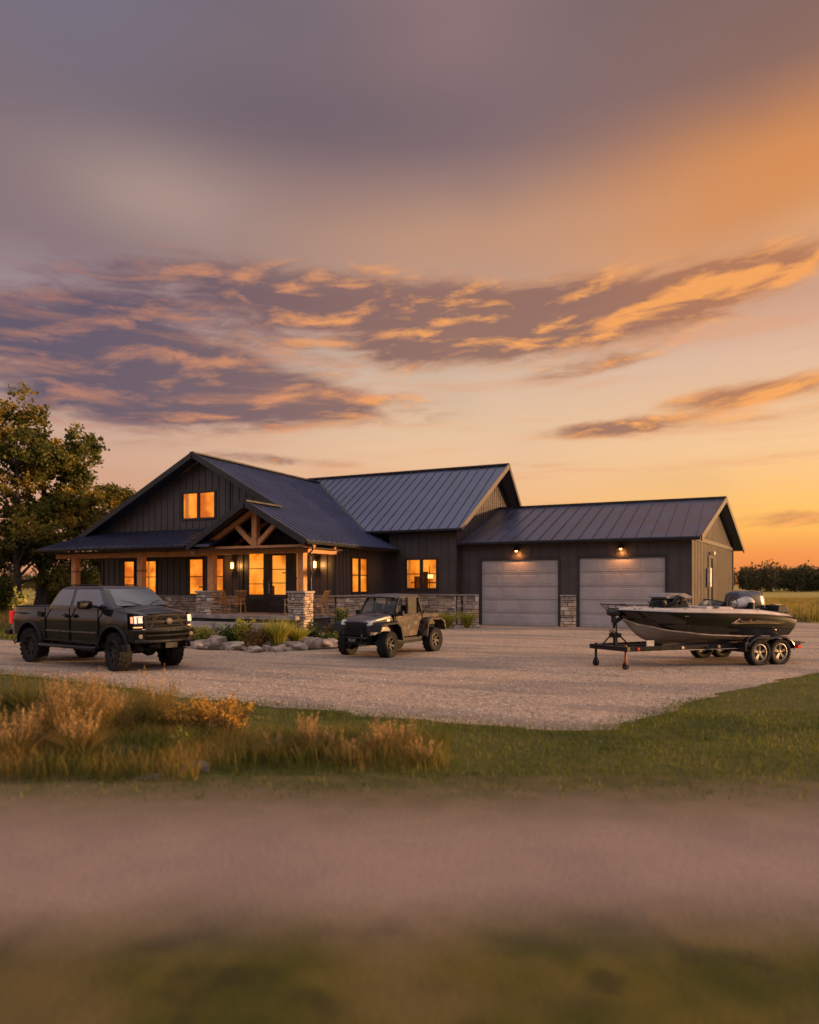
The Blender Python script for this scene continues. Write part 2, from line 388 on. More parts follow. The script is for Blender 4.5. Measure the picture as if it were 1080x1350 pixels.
drive = [(-60,11.6), (-20,11.0), (-14.7,10.24), (-11,9.95), (-9.2,9.47), (-6.3,9.4), (-4.2,9.3), (-2.6,9.38), (-2.2,9.42), (-1.85,9.62), (-1.62,9.95), (-1.42,10.45), (-1.1,11.6), (-.65,13.3), (1.46,18.3), (5,26),
         (9,29), (6.5,36), (3.4,41), (1.2,44), (-2.4,44), (-2.4,32.9), (-12.0,32.9), (-12.6,31.2), (-12.2,27), (-10.9,24), (-10.6,21), (-11.3,18.6), (-12.4,17.0), (-14.8,16.6), (-18,16.8), (-23,16.4), (-30,18), (-60,24)]
sheet('gravel_drive', rough_edge(drive, .15, .16), .010, M['gravel'])
def near_mat():
    """lawn edge, then a soft-edged pale dirt track, then low mossy ground; the bands run across the view"""
    m = mat('worn_track_and_moss'); t, p, N, L = nodes(m); tc = N('ShaderNodeTexCoord'); sp = N('ShaderNodeSeparateXYZ'); L(tc.outputs['Object'], sp.inputs[0])
    def nz(s, d=3):
        n = N('ShaderNodeTexNoise'); n.inputs['Scale'].default_value = s; n.inputs['Detail'].default_value = d; L(tc.outputs['Object'], n.inputs['Vector']); return E_(t, n.outputs[0])
    X, Y = E_(t, sp.outputs[0]), E_(t, sp.outputs[1]); d = Y*CA-X*SA
    wob = (nz(.55)-.5)*1.1+(nz(2.5)-.5)*.35
    dd = d+wob*.8
    dirt = mixc(t, sstep(nz(.7), .35, .65), (.245,.172,.138,1), (.30,.208,.158,1)); dirt = mixc(t, sstep(nz(14, 4), .35, .7)*.3, dirt, (.20,.15,.13,1))
    grass = mixc(t, sstep(nz(3), .35, .65), (.075,.068,.02,1), (.12,.09,.035,1))
    moss = mixc(t, sstep(nz(1.1), .38, .62), (.050,.050,.008,1), (.10,.078,.014,1)); moss = mixc(t, sstep(nz(2.3), .5, .7)*.7, moss, (.034,.030,.010,1)); moss = mixc(t, sstep(nz(.8, 2), .5, .68)*.6, moss, (.15,.10,.04,1))
    k = mixc(t, sstep(dd, 5.1, 7.3), dirt, grass); k = mixc(t, sstep(dd, 4.8, 3.5), k, moss)
    L(k.k, p.inputs['Base Color']); p.inputs['Roughness'].default_value = .95; p.inputs['Specular IOR Level'].default_value = .15
    bp = N('ShaderNodeBump'); bp.inputs['Strength'].default_value = .25; bp.inputs['Distance'].default_value = .02; L(nz(30, 4).k, bp.inputs['Height']); L(bp.outputs[0], p.inputs['Normal']); return m
def band(t0, t1, hw):
    return [(x*CA-t*SA, x*SA+t*CA) for x, t in ((-hw,t0), (hw,t0), (hw,t1), (-hw,t1))]
sheet('dirt_track', band(-8, 7.25, 22), .010, near_mat())

# ------------------------------------------------------------------ the house
HB = (-16.0, 33.0, 0)
house = empty('farmhouse', HB, 0, 'dark board-and-batten house with metal roofs, stone base, timber porch and double garage', 'house')
def HP(mb, name, m, parent=house, label=None, **k):
    o = mb.build(name, m, parent, off=HB, **k)
    if label: o['label'] = label
    return o
class Fr:                                    # wall frame: s along, d outward, z up
    def __init__(s, ox, oy, ex, ey, nx, ny): s.o = (ox, oy); s.e = (ex, ey); s.n = (nx, ny)
    def p(s, a, d, z): return (s.o[0]+s.e[0]*a+s.n[0]*d, s.o[1]+s.e[1]*a+s.n[1]*d, z)
    def box(s, mb, a0, a1, d0, d1, z0, z1):
        q = [s.p(a0,d0,z0), s.p(a1,d0,z0), s.p(a1,d1,z0), s.p(a0,d1,z0), s.p(a0,d0,z1), s.p(a1,d0,z1), s.p(a1,d1,z1), s.p(a0,d1,z1)]
        mb.hexa(q); return mb
def top_at(prof, a):
    for (a0, z0), (a1, z1) in zip(prof, prof[1:]):
        if a0-1e-6 <= a <= a1+1e-6: return z0+(z1-z0)*(a-a0)/max(1e-6, a1-a0)
    return prof[-1][1]
def siding(fr, z0, prof, holes=(), step=.40, bat=.055, name='siding', seed=1, proud=.028):
    """board and batten wall: prof = upper outline [(s, z)], holes = (s0, s1, z0, z1)"""
    rnd = random.Random(seed); mb = MB()
    cuts = sorted(set([p[0] for p in prof]+[h[0] for h in holes]+[h[1] for h in holes]))
    cuts = [c for c in cuts if prof[0][0] <= c <= prof[-1][0]]
    for a, b in zip(cuts, cuts[1:]):
        mid = (a+b)/2; hs = sorted([h for h in holes if h[0] < mid < h[1]], key=lambda h: h[2]); z = z0
        for h in hs:
            if h[2] > z+.01: mb.add([fr.p(a,0,z), fr.p(b,0,z), fr.p(b,0,h[2]), fr.p(a,0,h[2])], [(0,1,2,3)])
            z = max(z, h[3])
        mb.add([fr.p(a,0,z), fr.p(b,0,z), fr.p(b,0,max(z+.001,top_at(prof,b))), fr.p(a,0,max(z+.001,top_at(prof,a)))], [(0,1,2,3)])
    n = int((prof[-1][0]-prof[0][0])/step)
    for i in range(n+1):
        a = prof[0][0]+.03+i*(prof[-1][0]-prof[0][0]-.06)/max(1, n)
        tz = min(top_at(prof, a-bat/2 if a-bat/2 > prof[0][0] else a), top_at(prof, min(a+bat/2, prof[-1][0])))-.002
        hs = sorted([h for h in holes if h[0]-.06 < a < h[1]+.06], key=lambda h: h[2]); z = z0
        for h in hs:
            if h[2]-.09 > z+.05: fr.box(mb, a-bat/2, a+bat/2, .0, proud, z, h[2]-.09)
            z = max(z, h[3]+.09)
        if tz > z+.05: fr.box(mb, a-bat/2, a+bat/2, .0, proud, z, tz)
    return HP(mb, name, M['siding'])
def stone_wall(mb, fr, a0, a1, z0, z1, d=.06, seed=1, hmin=.09, hmax=.26, lmin=.14, lmax=.62):
    rnd = random.Random(seed); z = z0
    while z < z1-.03:
        h = min(rnd.uniform(hmin, hmax), z1-z)
        if z1-z-h < .06: h = z1-z
        a = a0
        while a < a1-.02:
            l = min(rnd.uniform(lmin, lmax), a1-a)
            if a1-a-l < .09: l = a1-a
            g = .008; dd = d+rnd.uniform(-.022, .03); j = lambda: rnd.uniform(-.012, .012)
            sub = [(z, z+h)] if (h < .15 or rnd.random() < .6) else [(z, z+h*.5), (z+h*.5, z+h)]
            for za, zb in sub:
                mb.hexa([fr.p(a+g,0,za+g), fr.p(a+l-g,0,za+g), fr.p(a+l-g+min(j(),0),dd+j(),za+g+abs(j())), fr.p(a+g+abs(j()),dd+j(),za+g+abs(j())),
                         fr.p(a+g,0,zb-g), fr.p(a+l-g,0,zb-g), fr.p(a+l-g+min(j(),0),dd+j(),zb-g-abs(j())), fr.p(a+g+abs(j()),dd+j(),zb-g-abs(j()))])
            a += l
        z += h
def stone_base(segs, name='stone_base', seed=3):
    for i, (fr, a0, a1, z0, z1, c0, c1) in enumerate(segs):
        mb, bk, cp = MB(), MB(), MB(); off = (-HB[0], -HB[1], 0)
        stone_wall(mb, fr, a0, a1, z0, z1, .09, seed+i)
        fr.box(bk, a0+.003, a1-.003, 0.004, .05, z0, z1-.002)
        fr.box(cp, a0-c0, a1+c1, .0, .17, z1, z1+.065)
        o = HP(mb, name, M['stone'], bevel=.008); bk.move(off).build('mortar', M['mortar'], o); cp.move(off).build('stone_cap', M['cap'], o)

# frames of the walls that can be seen (outward normal second pair)
F_porch = Fr(-30.85, 27.2, 1, 0, 0, -1)      # long front wall under the porch, gable above
F_side = Fr(-16.5, 27.2, 0, 1, 1, 0)         # right wall of the front wing
F_mid = Fr(-16.5, 32.5, 1, 0, 0, -1)
F_midg = Fr(-12.83, 32.5, 0, 1, 1, 0)
F_gar = Fr(-12.83, 33.0, 1, 0, 0, -1)
gl = math.hypot(1.44, 12.5)
F_garg = Fr(-2.19, 33.0, 1.44/gl, 12.5/gl, 12.5/gl, -1.44/gl)
def sR(x): return 3.75+(-16.0-x)*.5625       # height of the right slope of the front wing
def sL(x): return 8.25-(-24.0-x)*.494
PW = lambda x: x+30.85                       # house x -> s on the porch wall
M['room'] = None
def room_mat():
    m = mat('self_glowing_room'); t, p, N, L = nodes(m); tc = N('ShaderNodeTexCoord')
    n = N('ShaderNodeTexNoise'); n.inputs['Scale'].default_value = 1.0; n.inputs['Detail'].default_value = 2; L(tc.outputs['Object'], n.inputs['Vector'])
    k = rampc(t, sstep(E_(t, n.outputs[0]), .3, .7), [(0, (.26,.06,.004,1)), (.45, (.78,.235,.014,1)), (1, (1.0,.38,.045,1))])
    L(k.k, p.inputs['Emission Color']); p.inputs['Emission Strength'].default_value = .80; p.inputs['Base Color'].default_value = (.5,.3,.12,1); return m  # lamplight painted as uneven emission on the room walls
M['room'] = room_mat(); M['lampshade'] = glow_mat('lamp_shade', (1,.62,.20), 1.6)
M['furn'] = pmat('dark_furniture', (.05, .018, .006), .7)
M['curt'] = pmat('glowing_amber_curtain', (.5, .22, .06), .8, 0, .2, 8, emis=(.9, .33, .05), es=.35)  # amber cloth, with lamplight through it put in as emission
def window(fr, a0, a1, z0, z1, cols=1, rail=True, seed=0, depth=1.1, fw=.06, furn=True):
    """framed window with a room behind it whose walls glow by themselves; returns the frame (a part), its panes and room are sub-parts"""
    f, g, r, fu, cu = MB(), MB(), MB(), MB(), MB(); rnd = random.Random(seed)
    fr.box(f, a0-.09, a0+.012, -.04, .045, z0-.09, z1+.09); fr.box(f, a1-.012, a1+.09, -.04, .045, z0-.09, z1+.09)
    fr.box(f, a0+.012, a1-.012, -.04, .045, z1-.012, z1+.09); fr.box(f, a0+.012, a1-.012, -.04, .06, z0-.09, z0+.012)
    wd = (a1-a0)/cols
    for c in range(1, cols): fr.box(f, a0+wd*c-.06, a0+wd*c+.06, -.03, .03, z0+.012, z1-.012)
    for c in range(cols):
        x0 = a0+wd*c+(.06 if c else .012); x1 = a0+wd*(c+1)-(.06 if c < cols-1 else .012)
        for s0, s1 in ((x0, x0+.03), (x1-.03, x1)): fr.box(f, s0, s1, -.035, .012, z0+.012, z1-.012)
        if rail: zm = (z0+z1)/2; fr.box(f, x0+.03, x1-.03, -.035, .010, zm-.022, zm+.022)
        g.add([fr.p(x0,-.02,z0), fr.p(x1,-.02,z0), fr.p(x1,-.02,z1), fr.p(x0,-.02,z1)], [(0,1,2,3)])
        if c == 0 and rnd.random() < .8: fr.box(cu, x0+.01, x0+.01+(x1-x0)*rnd.uniform(.12,.22), -.20, -.16, z0, z1)
    A0, A1, Z0, Z1, D = a0-.35, a1+.35, z0-.25, z1+.12, -depth
    q = [fr.p(A0,-.06,Z0), fr.p(A1,-.06,Z0), fr.p(A1,D,Z0), fr.p(A0,D,Z0), fr.p(A0,-.06,Z1), fr.p(A1,-.06,Z1), fr.p(A1,D,Z1), fr.p(A0,D,Z1)]
    r.add(q, [(0,1,2,3), (4,5,6,7), (1,2,6,5), (2,3,7,6), (3,0,4,7)])
    if furn:
        for _ in range(3):
            s0 = rnd.uniform(a0, a1-.25); hh = rnd.uniform(.25, .6)*(z1-z0); ww = rnd.uniform(.12, .5)
            fr.box(fu, s0, s0+ww, D+.12, D+.2, Z0+.01, z0+hh)
        s0 = rnd.uniform(a0+.1, a1-.1); fr.box(fu, s0, s0+.03, D+.15, D+.18, Z0, z1-.3)
        fr.box(fu, A0+.05, A1-.05, D+.03, D+.06, z0+.18*(z1-z0), z0+.22*(z1-z0))
    lm = MB(); s0 = rnd.uniform(a0+.15, a1-.3); fr.box(lm, s0, s0+.22, D+.25, D+.42, z0+.35*(z1-z0), z0+.35*(z1-z0)+.22)
    o = HP(f, 'window', M['trim'])
    off = (-HB[0], -HB[1], 0)
    g.move(off).build('window_pane', M['glass'], o); r.move(off).build('glowing_room', M['room'], o)
    if furn and cols+seed % 2 > 1: lm.move(off).build('lamp_shade', M['lampshade'], o)
    if fu.v: fu.move(off).build('furniture', M['furn'], o)
    if cu.v: cu.move(off).build('curtain', M['curt'], o)
    return o
# --- front wing, wall under the porch with the gable wall over it
H1 = [(PW(-29.3), PW(-28.55), 1.55, 3.15), (PW(-27.85), PW(-27.05), 1.55, 3.15), (PW(-24.9), PW(-24.0), 1.5, 3.2), (PW(-23.45), PW(-22.75), 1.5, 3.2)]
HD = (PW(-21.6), PW(-18.75), .66, 3.5)
HW = (PW(-18.6), PW(-17.95), 1.1, 3.4)
HU = (PW(-25.36), PW(-23.24), 5.17, 6.5)
pr = [(0, sL(-30.85)-.1), (PW(-24), 8.13), (PW(-16.5), sR(-16.5)-.1)]
siding(F_porch, .62, pr, H1+[HD, HW, HU], .41, seed=2)
for i, h in enumerate(H1): window(F_porch, *h, 1, True, 20+i)
window(F_porch, *HW, 1, True, 31, furn=False)
wu = window(F_porch, HU[0]+.05, HU[1]-.05, HU[2]+.05, HU[3]-.05, 2, False, 40, furn=False, depth=1.6)
for a0, a1, z0, z1 in ((PW(-22.45), PW(-22.33), 4.8, sR(-22.4)-.4), (0.0, .12, .62, 4.35), (PW(-16.62), PW(-16.5), 1.5, 3.8)):
    mb = MB(); F_porch.box(mb, a0, a1, .0, .05, z0, z1); HP(mb, 'corner_board', M['trim'])
# --- double door
def front_door():
    fr, z0 = F_porch, .66; a0, a1 = HD[0], HD[1]; off = (-HB[0], -HB[1], 0)
    f = MB(); fr.box(f, a0-.10, a0+.05, -.06, .05, z0, 3.62); fr.box(f, a1-.05, a1+.10, -.06, .05, z0, 3.62); fr.box(f, a0+.05, a1-.05, -.06, .05, 3.47, 3.62)
    fo = HP(f, 'door_frame', M['trim'])
    r = MB(); D = -1.3; q = [fr.p(a0-.3,-.1,z0), fr.p(a1+.3,-.1,z0), fr.p(a1+.3,D,z0), fr.p(a0-.3,D,z0), fr.p(a0-.3,-.1,3.6), fr.p(a1+.3,-.1,3.6), fr.p(a1+.3,D,3.6), fr.p(a0-.3,D,3.6)]
    r.add(q, [(0,1,2,3), (4,5,6,7), (1,2,6,5), (2,3,7,6), (3,0,4,7)]); r.move(off).build('glowing_room', M['room'], fo)
    fu = MB()
    for s0, s1, h in ((.4,.95,1.9), (.55,.6,2.6), (1.75,1.8,3.5), (2.0,2.05,3.5), (2.25,2.3,3.5), (.2,1.3,1.35), (1.5,2.7,1.2)): fr.box(fu, a0+s0, a0+s1, D+.1, D+.15, z0, h)
    fr.box(fu, a0+1.4, a1, D+.06, D+.09, 2.5, 2.55)
    fu.move(off).build('furniture', M['furn'], fo)
    am = (a0+a1)/2
    for s0, s1, g0, g1, gz0, gz1, hs in ((a0+.05, am-.01, PW(-21.25), PW(-20.4), 1.28, 3.42, 1), (am+.01, a1-.05, PW(-19.92), PW(-19.15), 1.40, 3.30, 0)):
        d = MB(); fr.box(d, s0, g0, -.05, .01, z0, 3.465); fr.box(d, g1, s1, -.05, .01, z0, 3.465)
        fr.box(d, g0, g1, -.05, .01, z0, gz0); fr.box(d, g0, g1, -.05, .01, gz1, 3.465)
        for k in (1, 2): zz = gz0+(gz1-gz0)*k/3; fr.box(d, g0, g1, -.04, .0, zz-.018, zz+.018)
        fr.box(d, s0+.1, s1-.1, .01, .025, z0+.12, gz0-.14)
        do = HP(d, 'door', M['trim'])
        g = MB(); g.add([fr.p(g0,-.02,gz0), fr.p(g1,-.02,gz0), fr.p(g1,-.02,gz1), fr.p(g0,-.02,gz1)], [(0,1,2,3)]); g.move(off).build('door_glass', M['glass'], do)
        h = MB(); sx = (s1-.16) if hs else (s0+.10)
        if hs: h.tube([fr.p(sx,.01,1.75), fr.p(sx,.09,1.78), fr.p(sx,.09,2.2), fr.p(sx,.01,2.23)], .018)
        else:
            fr.box(h, sx-.035, sx+.035, .011, .020, 1.55, 2.1)
            for zz in (1.62, 1.85, 2.02): h.lathe([(0,.07), (.045,.06), (.05,.0)], 12, 'Y', (0, 0, 0)); h.v[-36:] = [(lambda p: fr.p(sx+p[0], .07-p[1]+.0, zz+p[2]))(v) for v in h.v[-36:]]
        h.move(off).build('door_handle', M['chrome'], do)
front_door()
# --- side wall of the wing, mid house, garage
HS = (27.0, 0, 0, 0)
siding(F_side, 1.46, [(0, 3.78), (5.3, 3.78)], [(1.45, 2.95, 1.62, 3.18)], .33, seed=4, proud=.02); window(F_side, 1.45, 2.95, 1.62, 3.18, 2, True, 51)
siding(F_mid, 1.46, [(0, 4.62), (3.67, 4.62)], [(.95, 2.62, 1.78, 3.20)], .40, seed=5); window(F_mid, .95, 2.62, 1.78, 3.20, 2, True, 57)
siding(F_midg, .02, [(0, 4.94), (5.6, 8.46), (11.2, 4.94)], [], .36, .05, seed=6, proud=.022)
HGD = [(1.12, 4.88, -.05, 3.14), (5.86, 9.59, -.05, 3.18)]
siding(F_gar, 1.42, [(0, 3.92), (10.64, 3.92)], HGD, .44, seed=7)
for a0, a1 in ((0, 1.05), (4.95, 5.79), (9.66, 10.64)):
    mb = MB(); mb.add([F_gar.p(a0,0,0), F_gar.p(a1,0,0), F_gar.p(a1,0,1.42), F_gar.p(a0,0,1.42)], [(0,1,2,3)]); HP(mb, 'garage_plinth', M['siding'])
siding(F_garg, .42, [(0, 4.02), (gl/2, 6.22), (gl, 4.02)], [(4.3, 5.35, .42, 3.25)], .36, .05, seed=8, proud=.020)
for a0, a1, z0, z1 in ((0, gl, 3.92, 4.10), (0, .14, .87, 3.92), (gl-.14, gl, .87, 3.92)):
    mb = MB(); F_garg.box(mb, a0, a1, .0, .05, z0, z1); HP(mb, 'corner_board', M['siding'])
stone_base([(F_garg, .02, 4.22, 0, .80, 0, 0), (F_garg, 5.43, gl, 0, .80, 0, 0)], seed=60)
# side door in the garage gable with a small light and a notice box
def side_door():
    fr = F_garg; off = (-HB[0], -HB[1], 0)
    d = MB(); fr.box(d, 4.3, 5.35, -.05, -.01, .0, 3.25); d_o = HP(d, 'side_door', M['trim'])
    f = MB(); fr.box(f, 4.2, 4.3, -.05, .05, .0, 3.35); fr.box(f, 5.35, 5.45, -.05, .05, .0, 3.35); fr.box(f, 4.3, 5.35, -.05, .05, 3.25, 3.35)
    f.move(off).build('door_frame', M['trim'], d_o)
    p = MB(); fr.box(p, 3.75, 4.15, .05, .19, 1.85, 2.75); HP(p, 'meter_box', pmat('pale_enamel', (.75,.68,.55), .5), bevel=.01)
    l = MB(); fr.box(l, 4.55, 4.95, .03, .24, 3.42, 3.56); HP(l, 'lamp_hood', pmat('pale_enamel_hood', (.7,.6,.42), .5), bevel=.01)
side_door()
mb = MB()                                     # walls out of sight, closing the volumes
mb.add([(-30.85,27.2,0), (-30.85,45,0), (-30.85,45,4.4), (-30.85,27.2,4.4)], [(0,1,2,3)])
mb.add([(-30.85,45,0), (-12.83,45.9,0), (-12.83,45.9,4.7), (-30.85,45,4.3)], [(0,1,2,3)])
mb.add([(-12.83,45.5,0), (-.75,45.5,0), (-.75,45.5,4), (-12.83,45.5,4)], [(0,1,2,3)])
mb.add([(-30.85,27.21,0), (-16.5,27.21,0), (-16.5,27.21,1.5), (-30.85,27.21,1.5)], [(0,1,2,3)])
HP(mb, 'rear_wall', M['siding'])
stone_base([(F_side, 0, 5.3, 0, 1.42, 0, 0), (F_mid, .17, 3.67, 0, 1.42, 0, .09), (F_midg, 0, .5, 0, 1.42, 0, 0), (F_gar, 0.17, 1.0, 0, 1.42, 0, 0), (F_gar, 5.0, 5.74, 0, 1.42, 0, 0), (F_gar, 9.71, 10.64, 0, 1.42, 0, 0)], seed=11)
stone_base([(F_porch, PW(-30.8), PW(-21.8), .62, 1.36, 0, 0), (F_porch, PW(-17.85), PW(-16.5), .1, 1.42, 0, .15)], seed=31)
# --- garage doors
def garage_door(a0, a1, z1, label):
    fr = F_gar; off = (-HB[0], -HB[1], 0); tr = MB()
    fr.box(tr, a0-.10, a0, -.04, .05, 0, z1+.12); fr.box(tr, a1, a1+.10, -.04, .05, 0, z1+.12); fr.box(tr, a0, a1, -.04, .05, z1, z1+.12)
    d = MB(); n = 5; hh = z1/n
    for i in range(n):
        z0 = i*hh+.007; zt = (i+1)*hh-.007
        fr.box(d, a0+.005, a1-.005, -.10, -.045, z0, zt)
        k = 4; ww = (a1-a0-.12)/k
        for j in range(k):                    # raised long panels
            x0 = a0+.06+j*ww+.06; x1 = a0+.06+(j+1)*ww-.06
            p = [fr.p(x0,-.045,z0+.10), fr.p(x1,-.045,z0+.10), fr.p(x1-.03,-.036,z0+.13), fr.p(x0+.03,-.036,z0+.13), fr.p(x0,-.045,zt-.10), fr.p(x1,-.045,zt-.10), fr.p(x1-.03,-.036,zt-.13), fr.p(x0+.03,-.036,zt-.13)]
            d.hexa(p)
        for zz in (z0+.03, zt-.05): fr.box(d, a0+.03, a1-.03, -.045, -.034, zz, zz+.02)
    fr.box(d, a0+.005, a1-.005, -.105, -.099, 0, z1)
    o = HP(d, 'garage_door', M['gdoor'], label=label); tr.move(off).build('door_trim', M['trim'], o)
garage_door(1.12, 4.88, 3.14, 'garage door nearer the main house'); garage_door(5.86, 9.59, 3.18, 'garage door behind the bow of the boat')
# --- wall lights over the garage doors
def spot(loc, e, c=(1,.42,.12), size=1.9, aim=(0,0,-1), rad=.05):
    l = bpy.data.lights.new('lamp_light', 'SPOT'); l.energy = e; l.color = c; l.spot_size = size; l.spot_blend = .9; l.shadow_soft_size = rad
    o = bpy.data.objects.new('lamp_light', l); col.objects.link(o); o.location = loc; o.rotation_euler = Vector(aim).to_track_quat('-Z', 'Y').to_euler(); return o
for a in (2.95, 7.75):
    b = MB(); b.lathe([(.0,.16), (.07,.15), (.10,.10), (.20,.02), (.21,.0), (.19,.005), (.08,.08), (0,.09)], 20, 'Z', (F_gar.p(a, .30, 3.56)))
    b.tube([F_gar.p(a,.03,3.62), F_gar.p(a,.12,3.78), F_gar.p(a,.26,3.80), F_gar.p(a,.30,3.72)], .018); F_gar.box(b, a-.06, a+.06, .03, .05, 3.54, 3.70)
    o = HP(b, 'barn_light', M['black'], smooth=40); g = MB().lathe([(0,-.035), (.045,-.02), (.055,.03), (0,.06)], 12, 'Z', F_gar.p(a,.30,3.54)); g.move((-HB[0],-HB[1],0)).build('bulb', glow_mat('barn_bulb', (1,.36,.07), 14), o, smooth=180)
    pl_ = bpy.data.lights.new('lamp_light', 'POINT'); pl_.energy = 3.5; pl_.color = (1,.36,.09); pl_.shadow_soft_size = .03; po = bpy.data.objects.new('lamp_light', pl_); col.objects.link(po); po.location = F_gar.p(a, .22, 3.44)
    p = F_gar.p(a, .34, 3.47); spot(p, 38, aim=(0, .34, -1), size=2.6, c=(1,.36,.09))
# --- lanterns by the front door
for x, zc in ((-22.05, 2.88), (-17.42, 2.87)):
    fr = F_porch; s = PW(x); b = MB()
    fr.box(b, s-.10, s+.10, .12, .30, zc+.20, zc+.24); fr.box(b, s-.06, s+.06, .15, .27, zc+.24, zc+.29); fr.box(b, s-.10, s+.10, .12, .30, zc-.24, zc-.20)
    for u in (-.09, .078):
        for d in (.13, .278): fr.box(b, s+u, s+u+.012, d, d+.012, zc-.20, zc+.20)
    fr.box(b, s-.05, s+.05, .03, .05, zc-.12, zc+.2); fr.box(b, s-.015, s+.015, .05, .12, zc+.2, zc+.23)
    o = HP(b, 'wall_lantern', M['black']); g = MB(); fr.box(g, s-.05, s+.05, .165, .255, zc-.16, zc+.13); g.move((-HB[0],-HB[1],0)).build('lantern_light', glow_mat('lantern_glow', (1,.52,.13), 1.7), o)
    l = bpy.data.lights.new('lantern_lamp', 'POINT'); l.energy = 34; l.color = (1,.45,.13); l.shadow_soft_size = .08
    lo = bpy.data.objects.new('lantern_lamp', l); col.objects.link(lo); lo.location = fr.p(s, .42, zc-.02)

# ------------------------------------------------------------------ roofs
def scan(poly, ax, c):                        # crossings of a 2-D polygon with the line coordinate[ax] = c
    r = []
    for i in range(len(poly)):
        p, q = poly[i], poly[(i+1) % len(poly)]
        if (p[ax]-c)*(q[ax]-c) < 0: r.append(p[1-ax]+(q[1-ax]-p[1-ax])*(c-p[ax])/(q[ax]-p[ax]))
    return sorted(r)
def roof(poly, zf, along, step, th=.10, name='metal_roof', sh=.045, sw=.03, phase=.5):
    """along: 0 = seams run in x (one per y), 1 = seams run in y"""
    mb = MB(); n = len(poly); a = [(x, y, zf(x, y)) for x, y in poly]; b = [(x, y, zf(x, y)-th) for x, y in poly]
    ar = sum(poly[i][0]*poly[(i+1) % n][1]-poly[(i+1) % n][0]*poly[i][1] for i in range(n))
    if ar < 0: a.reverse(); b.reverse()
    mb.add(a+b, [tuple(range(n)), tuple(range(n, 2*n))[::-1]]+[(i, n+i, n+(i+1) % n, (i+1) % n) for i in range(n)])
    ax = 1-along; lo = min(p[ax] for p in poly); hi = max(p[ax] for p in poly); c = lo+step*phase
    while c < hi:
        r = scan(poly, ax, c)
        for u0, u1 in zip(r[::2], r[1::2]):
            if u1-u0 < .08: continue
            u0 += .01; u1 -= .01
            pt = (lambda u: (u, c)) if along == 0 else (lambda u: (c, u))
            q = []
            for dz in (.001, sh):
                for u, d in ((u0,-sw/2), (u1,-sw/2), (u1,sw/2), (u0,sw/2)):
                    x, y = pt(u)
                    if along == 0: q.append((x, y+d, zf(x, y)+dz))
                    else: q.append((x+d, y, zf(x, y)+dz))
            mb.hexa(q)
        c += step
    return HP(mb, name, M['roof'])
zr = lambda x, y: sR(x)
def zm(x, y): return 4.68+(y-31.9)*.632
zmb = lambda x, y: 4.68+6.2*.632-(y-38.1)*.632
YR = 39.2; XV = -17.65
roof([(-16.0,24.05), (-19.0,24.05), (-19.0,26.45), (-24.0,26.45), (-24.0,37.55), (XV+.02,31.9), (XV,32.48), (-16.0,32.48)], zr, 0, .40)
roof([(-24.0,26.45), (-31.9,26.45), (-31.9,45.5), (-24.0,45.5)], lambda x, y: sL(x), 0, .40)
roof([(-19.0,24.05), (-22.1,24.05), (-22.1,27.2), (-19.0,27.2)], lambda x, y: 5.4375-(-19.0-x)*.575, 0, .40)   # left slope of the entry gable
roof([(-31.75,24.05), (-20.9,24.05), (-20.9,27.2), (-31.75,27.2)], lambda x, y: 3.70+(y-24.05)*.31, 1, .40)
roof([(XV-.05,31.9), (-24.05,37.55), (-25.3,38.1), (-11.95,38.1), (-12.4,31.9)], zm, 1, .52)
roof([(-25.3,38.1), (-11.95,38.1), (-12.4,44.3), (-25.3,44.3)], zmb, 1, .52)
xg = lambda y: -1.75+(y-32.5)*.115
def zg(x, y): return 4.02+(y-32.45)*.338
roof([(-12.80,32.45), (xg(32.45),32.45), (xg(39.25),39.25), (-12.80,39.25)], zg, 1, .62)
roof([(-12.80,39.25), (xg(39.25),39.25), (xg(46.05),46.05), (-12.80,46.05)], lambda x, y: zg(0,39.25)-(y-39.25)*.338, 1, .62)
# fascias, rakes, gutters, ridge caps
def bar(name, m, p, q, w=.06, h=.26, **k):
    mb = MB(); mb.beam(p, q, w, h); HP(mb, name, m, **k)
zt = -.07
for p, q in (((-24.0,26.42,8.25+zt), (-31.9,26.42,sL(-31.9)+zt)), ((-24.0,26.42,8.25+zt), (-19.1,26.42,sR(-19.1)+zt)),
             ((-19.0,24.02,5.4375+zt), (-22.15,24.02,5.4375-3.15*.575+zt)), ((-19.0,24.02,5.4375+zt), (-15.97,24.02,3.733+zt))): bar('rake_board', M['fascia'], p, q)
for p, q in (((-12.37,31.85,4.65+zt), (-11.92,38.1,8.6+zt)), ((-11.92,38.1,8.6+zt), (-12.37,44.3,4.68+zt)),
             ((xg(32.4)+.03,32.4,4.0+zt), (xg(39.25)+.03,39.25,6.318+zt)), ((xg(39.25)+.03,39.25,6.318+zt), (xg(46.1)+.03,46.1,4.0+zt))): bar('rake_board', M['siding'], p, q)
for p, q in (((-31.8,23.98,3.62), (-22.2,23.98,3.62)), ((-15.93,24.05,3.66), (-15.93,32.4,3.66)), ((XV+.1,31.83,4.60), (-12.25,31.83,4.60)), ((-12.75,32.38,3.93), (xg(32.4),32.38,3.93))):
    bar('gutter', M['blackm'], p, q, .13, .13, bevel=.02)
csof = pmat('dark_soffit', (.05,.032,.022), .6)
for (x0,x1,y0,y1,z) in ((-31.7,-22.2,24.08,27.1,3.50), (-22.2,-16.1,24.1,27.15,3.46)):
    mb = MB(); mb.box(x0,x1,y0,y1,z,z+.03); HP(mb, 'porch_ceiling', csof)
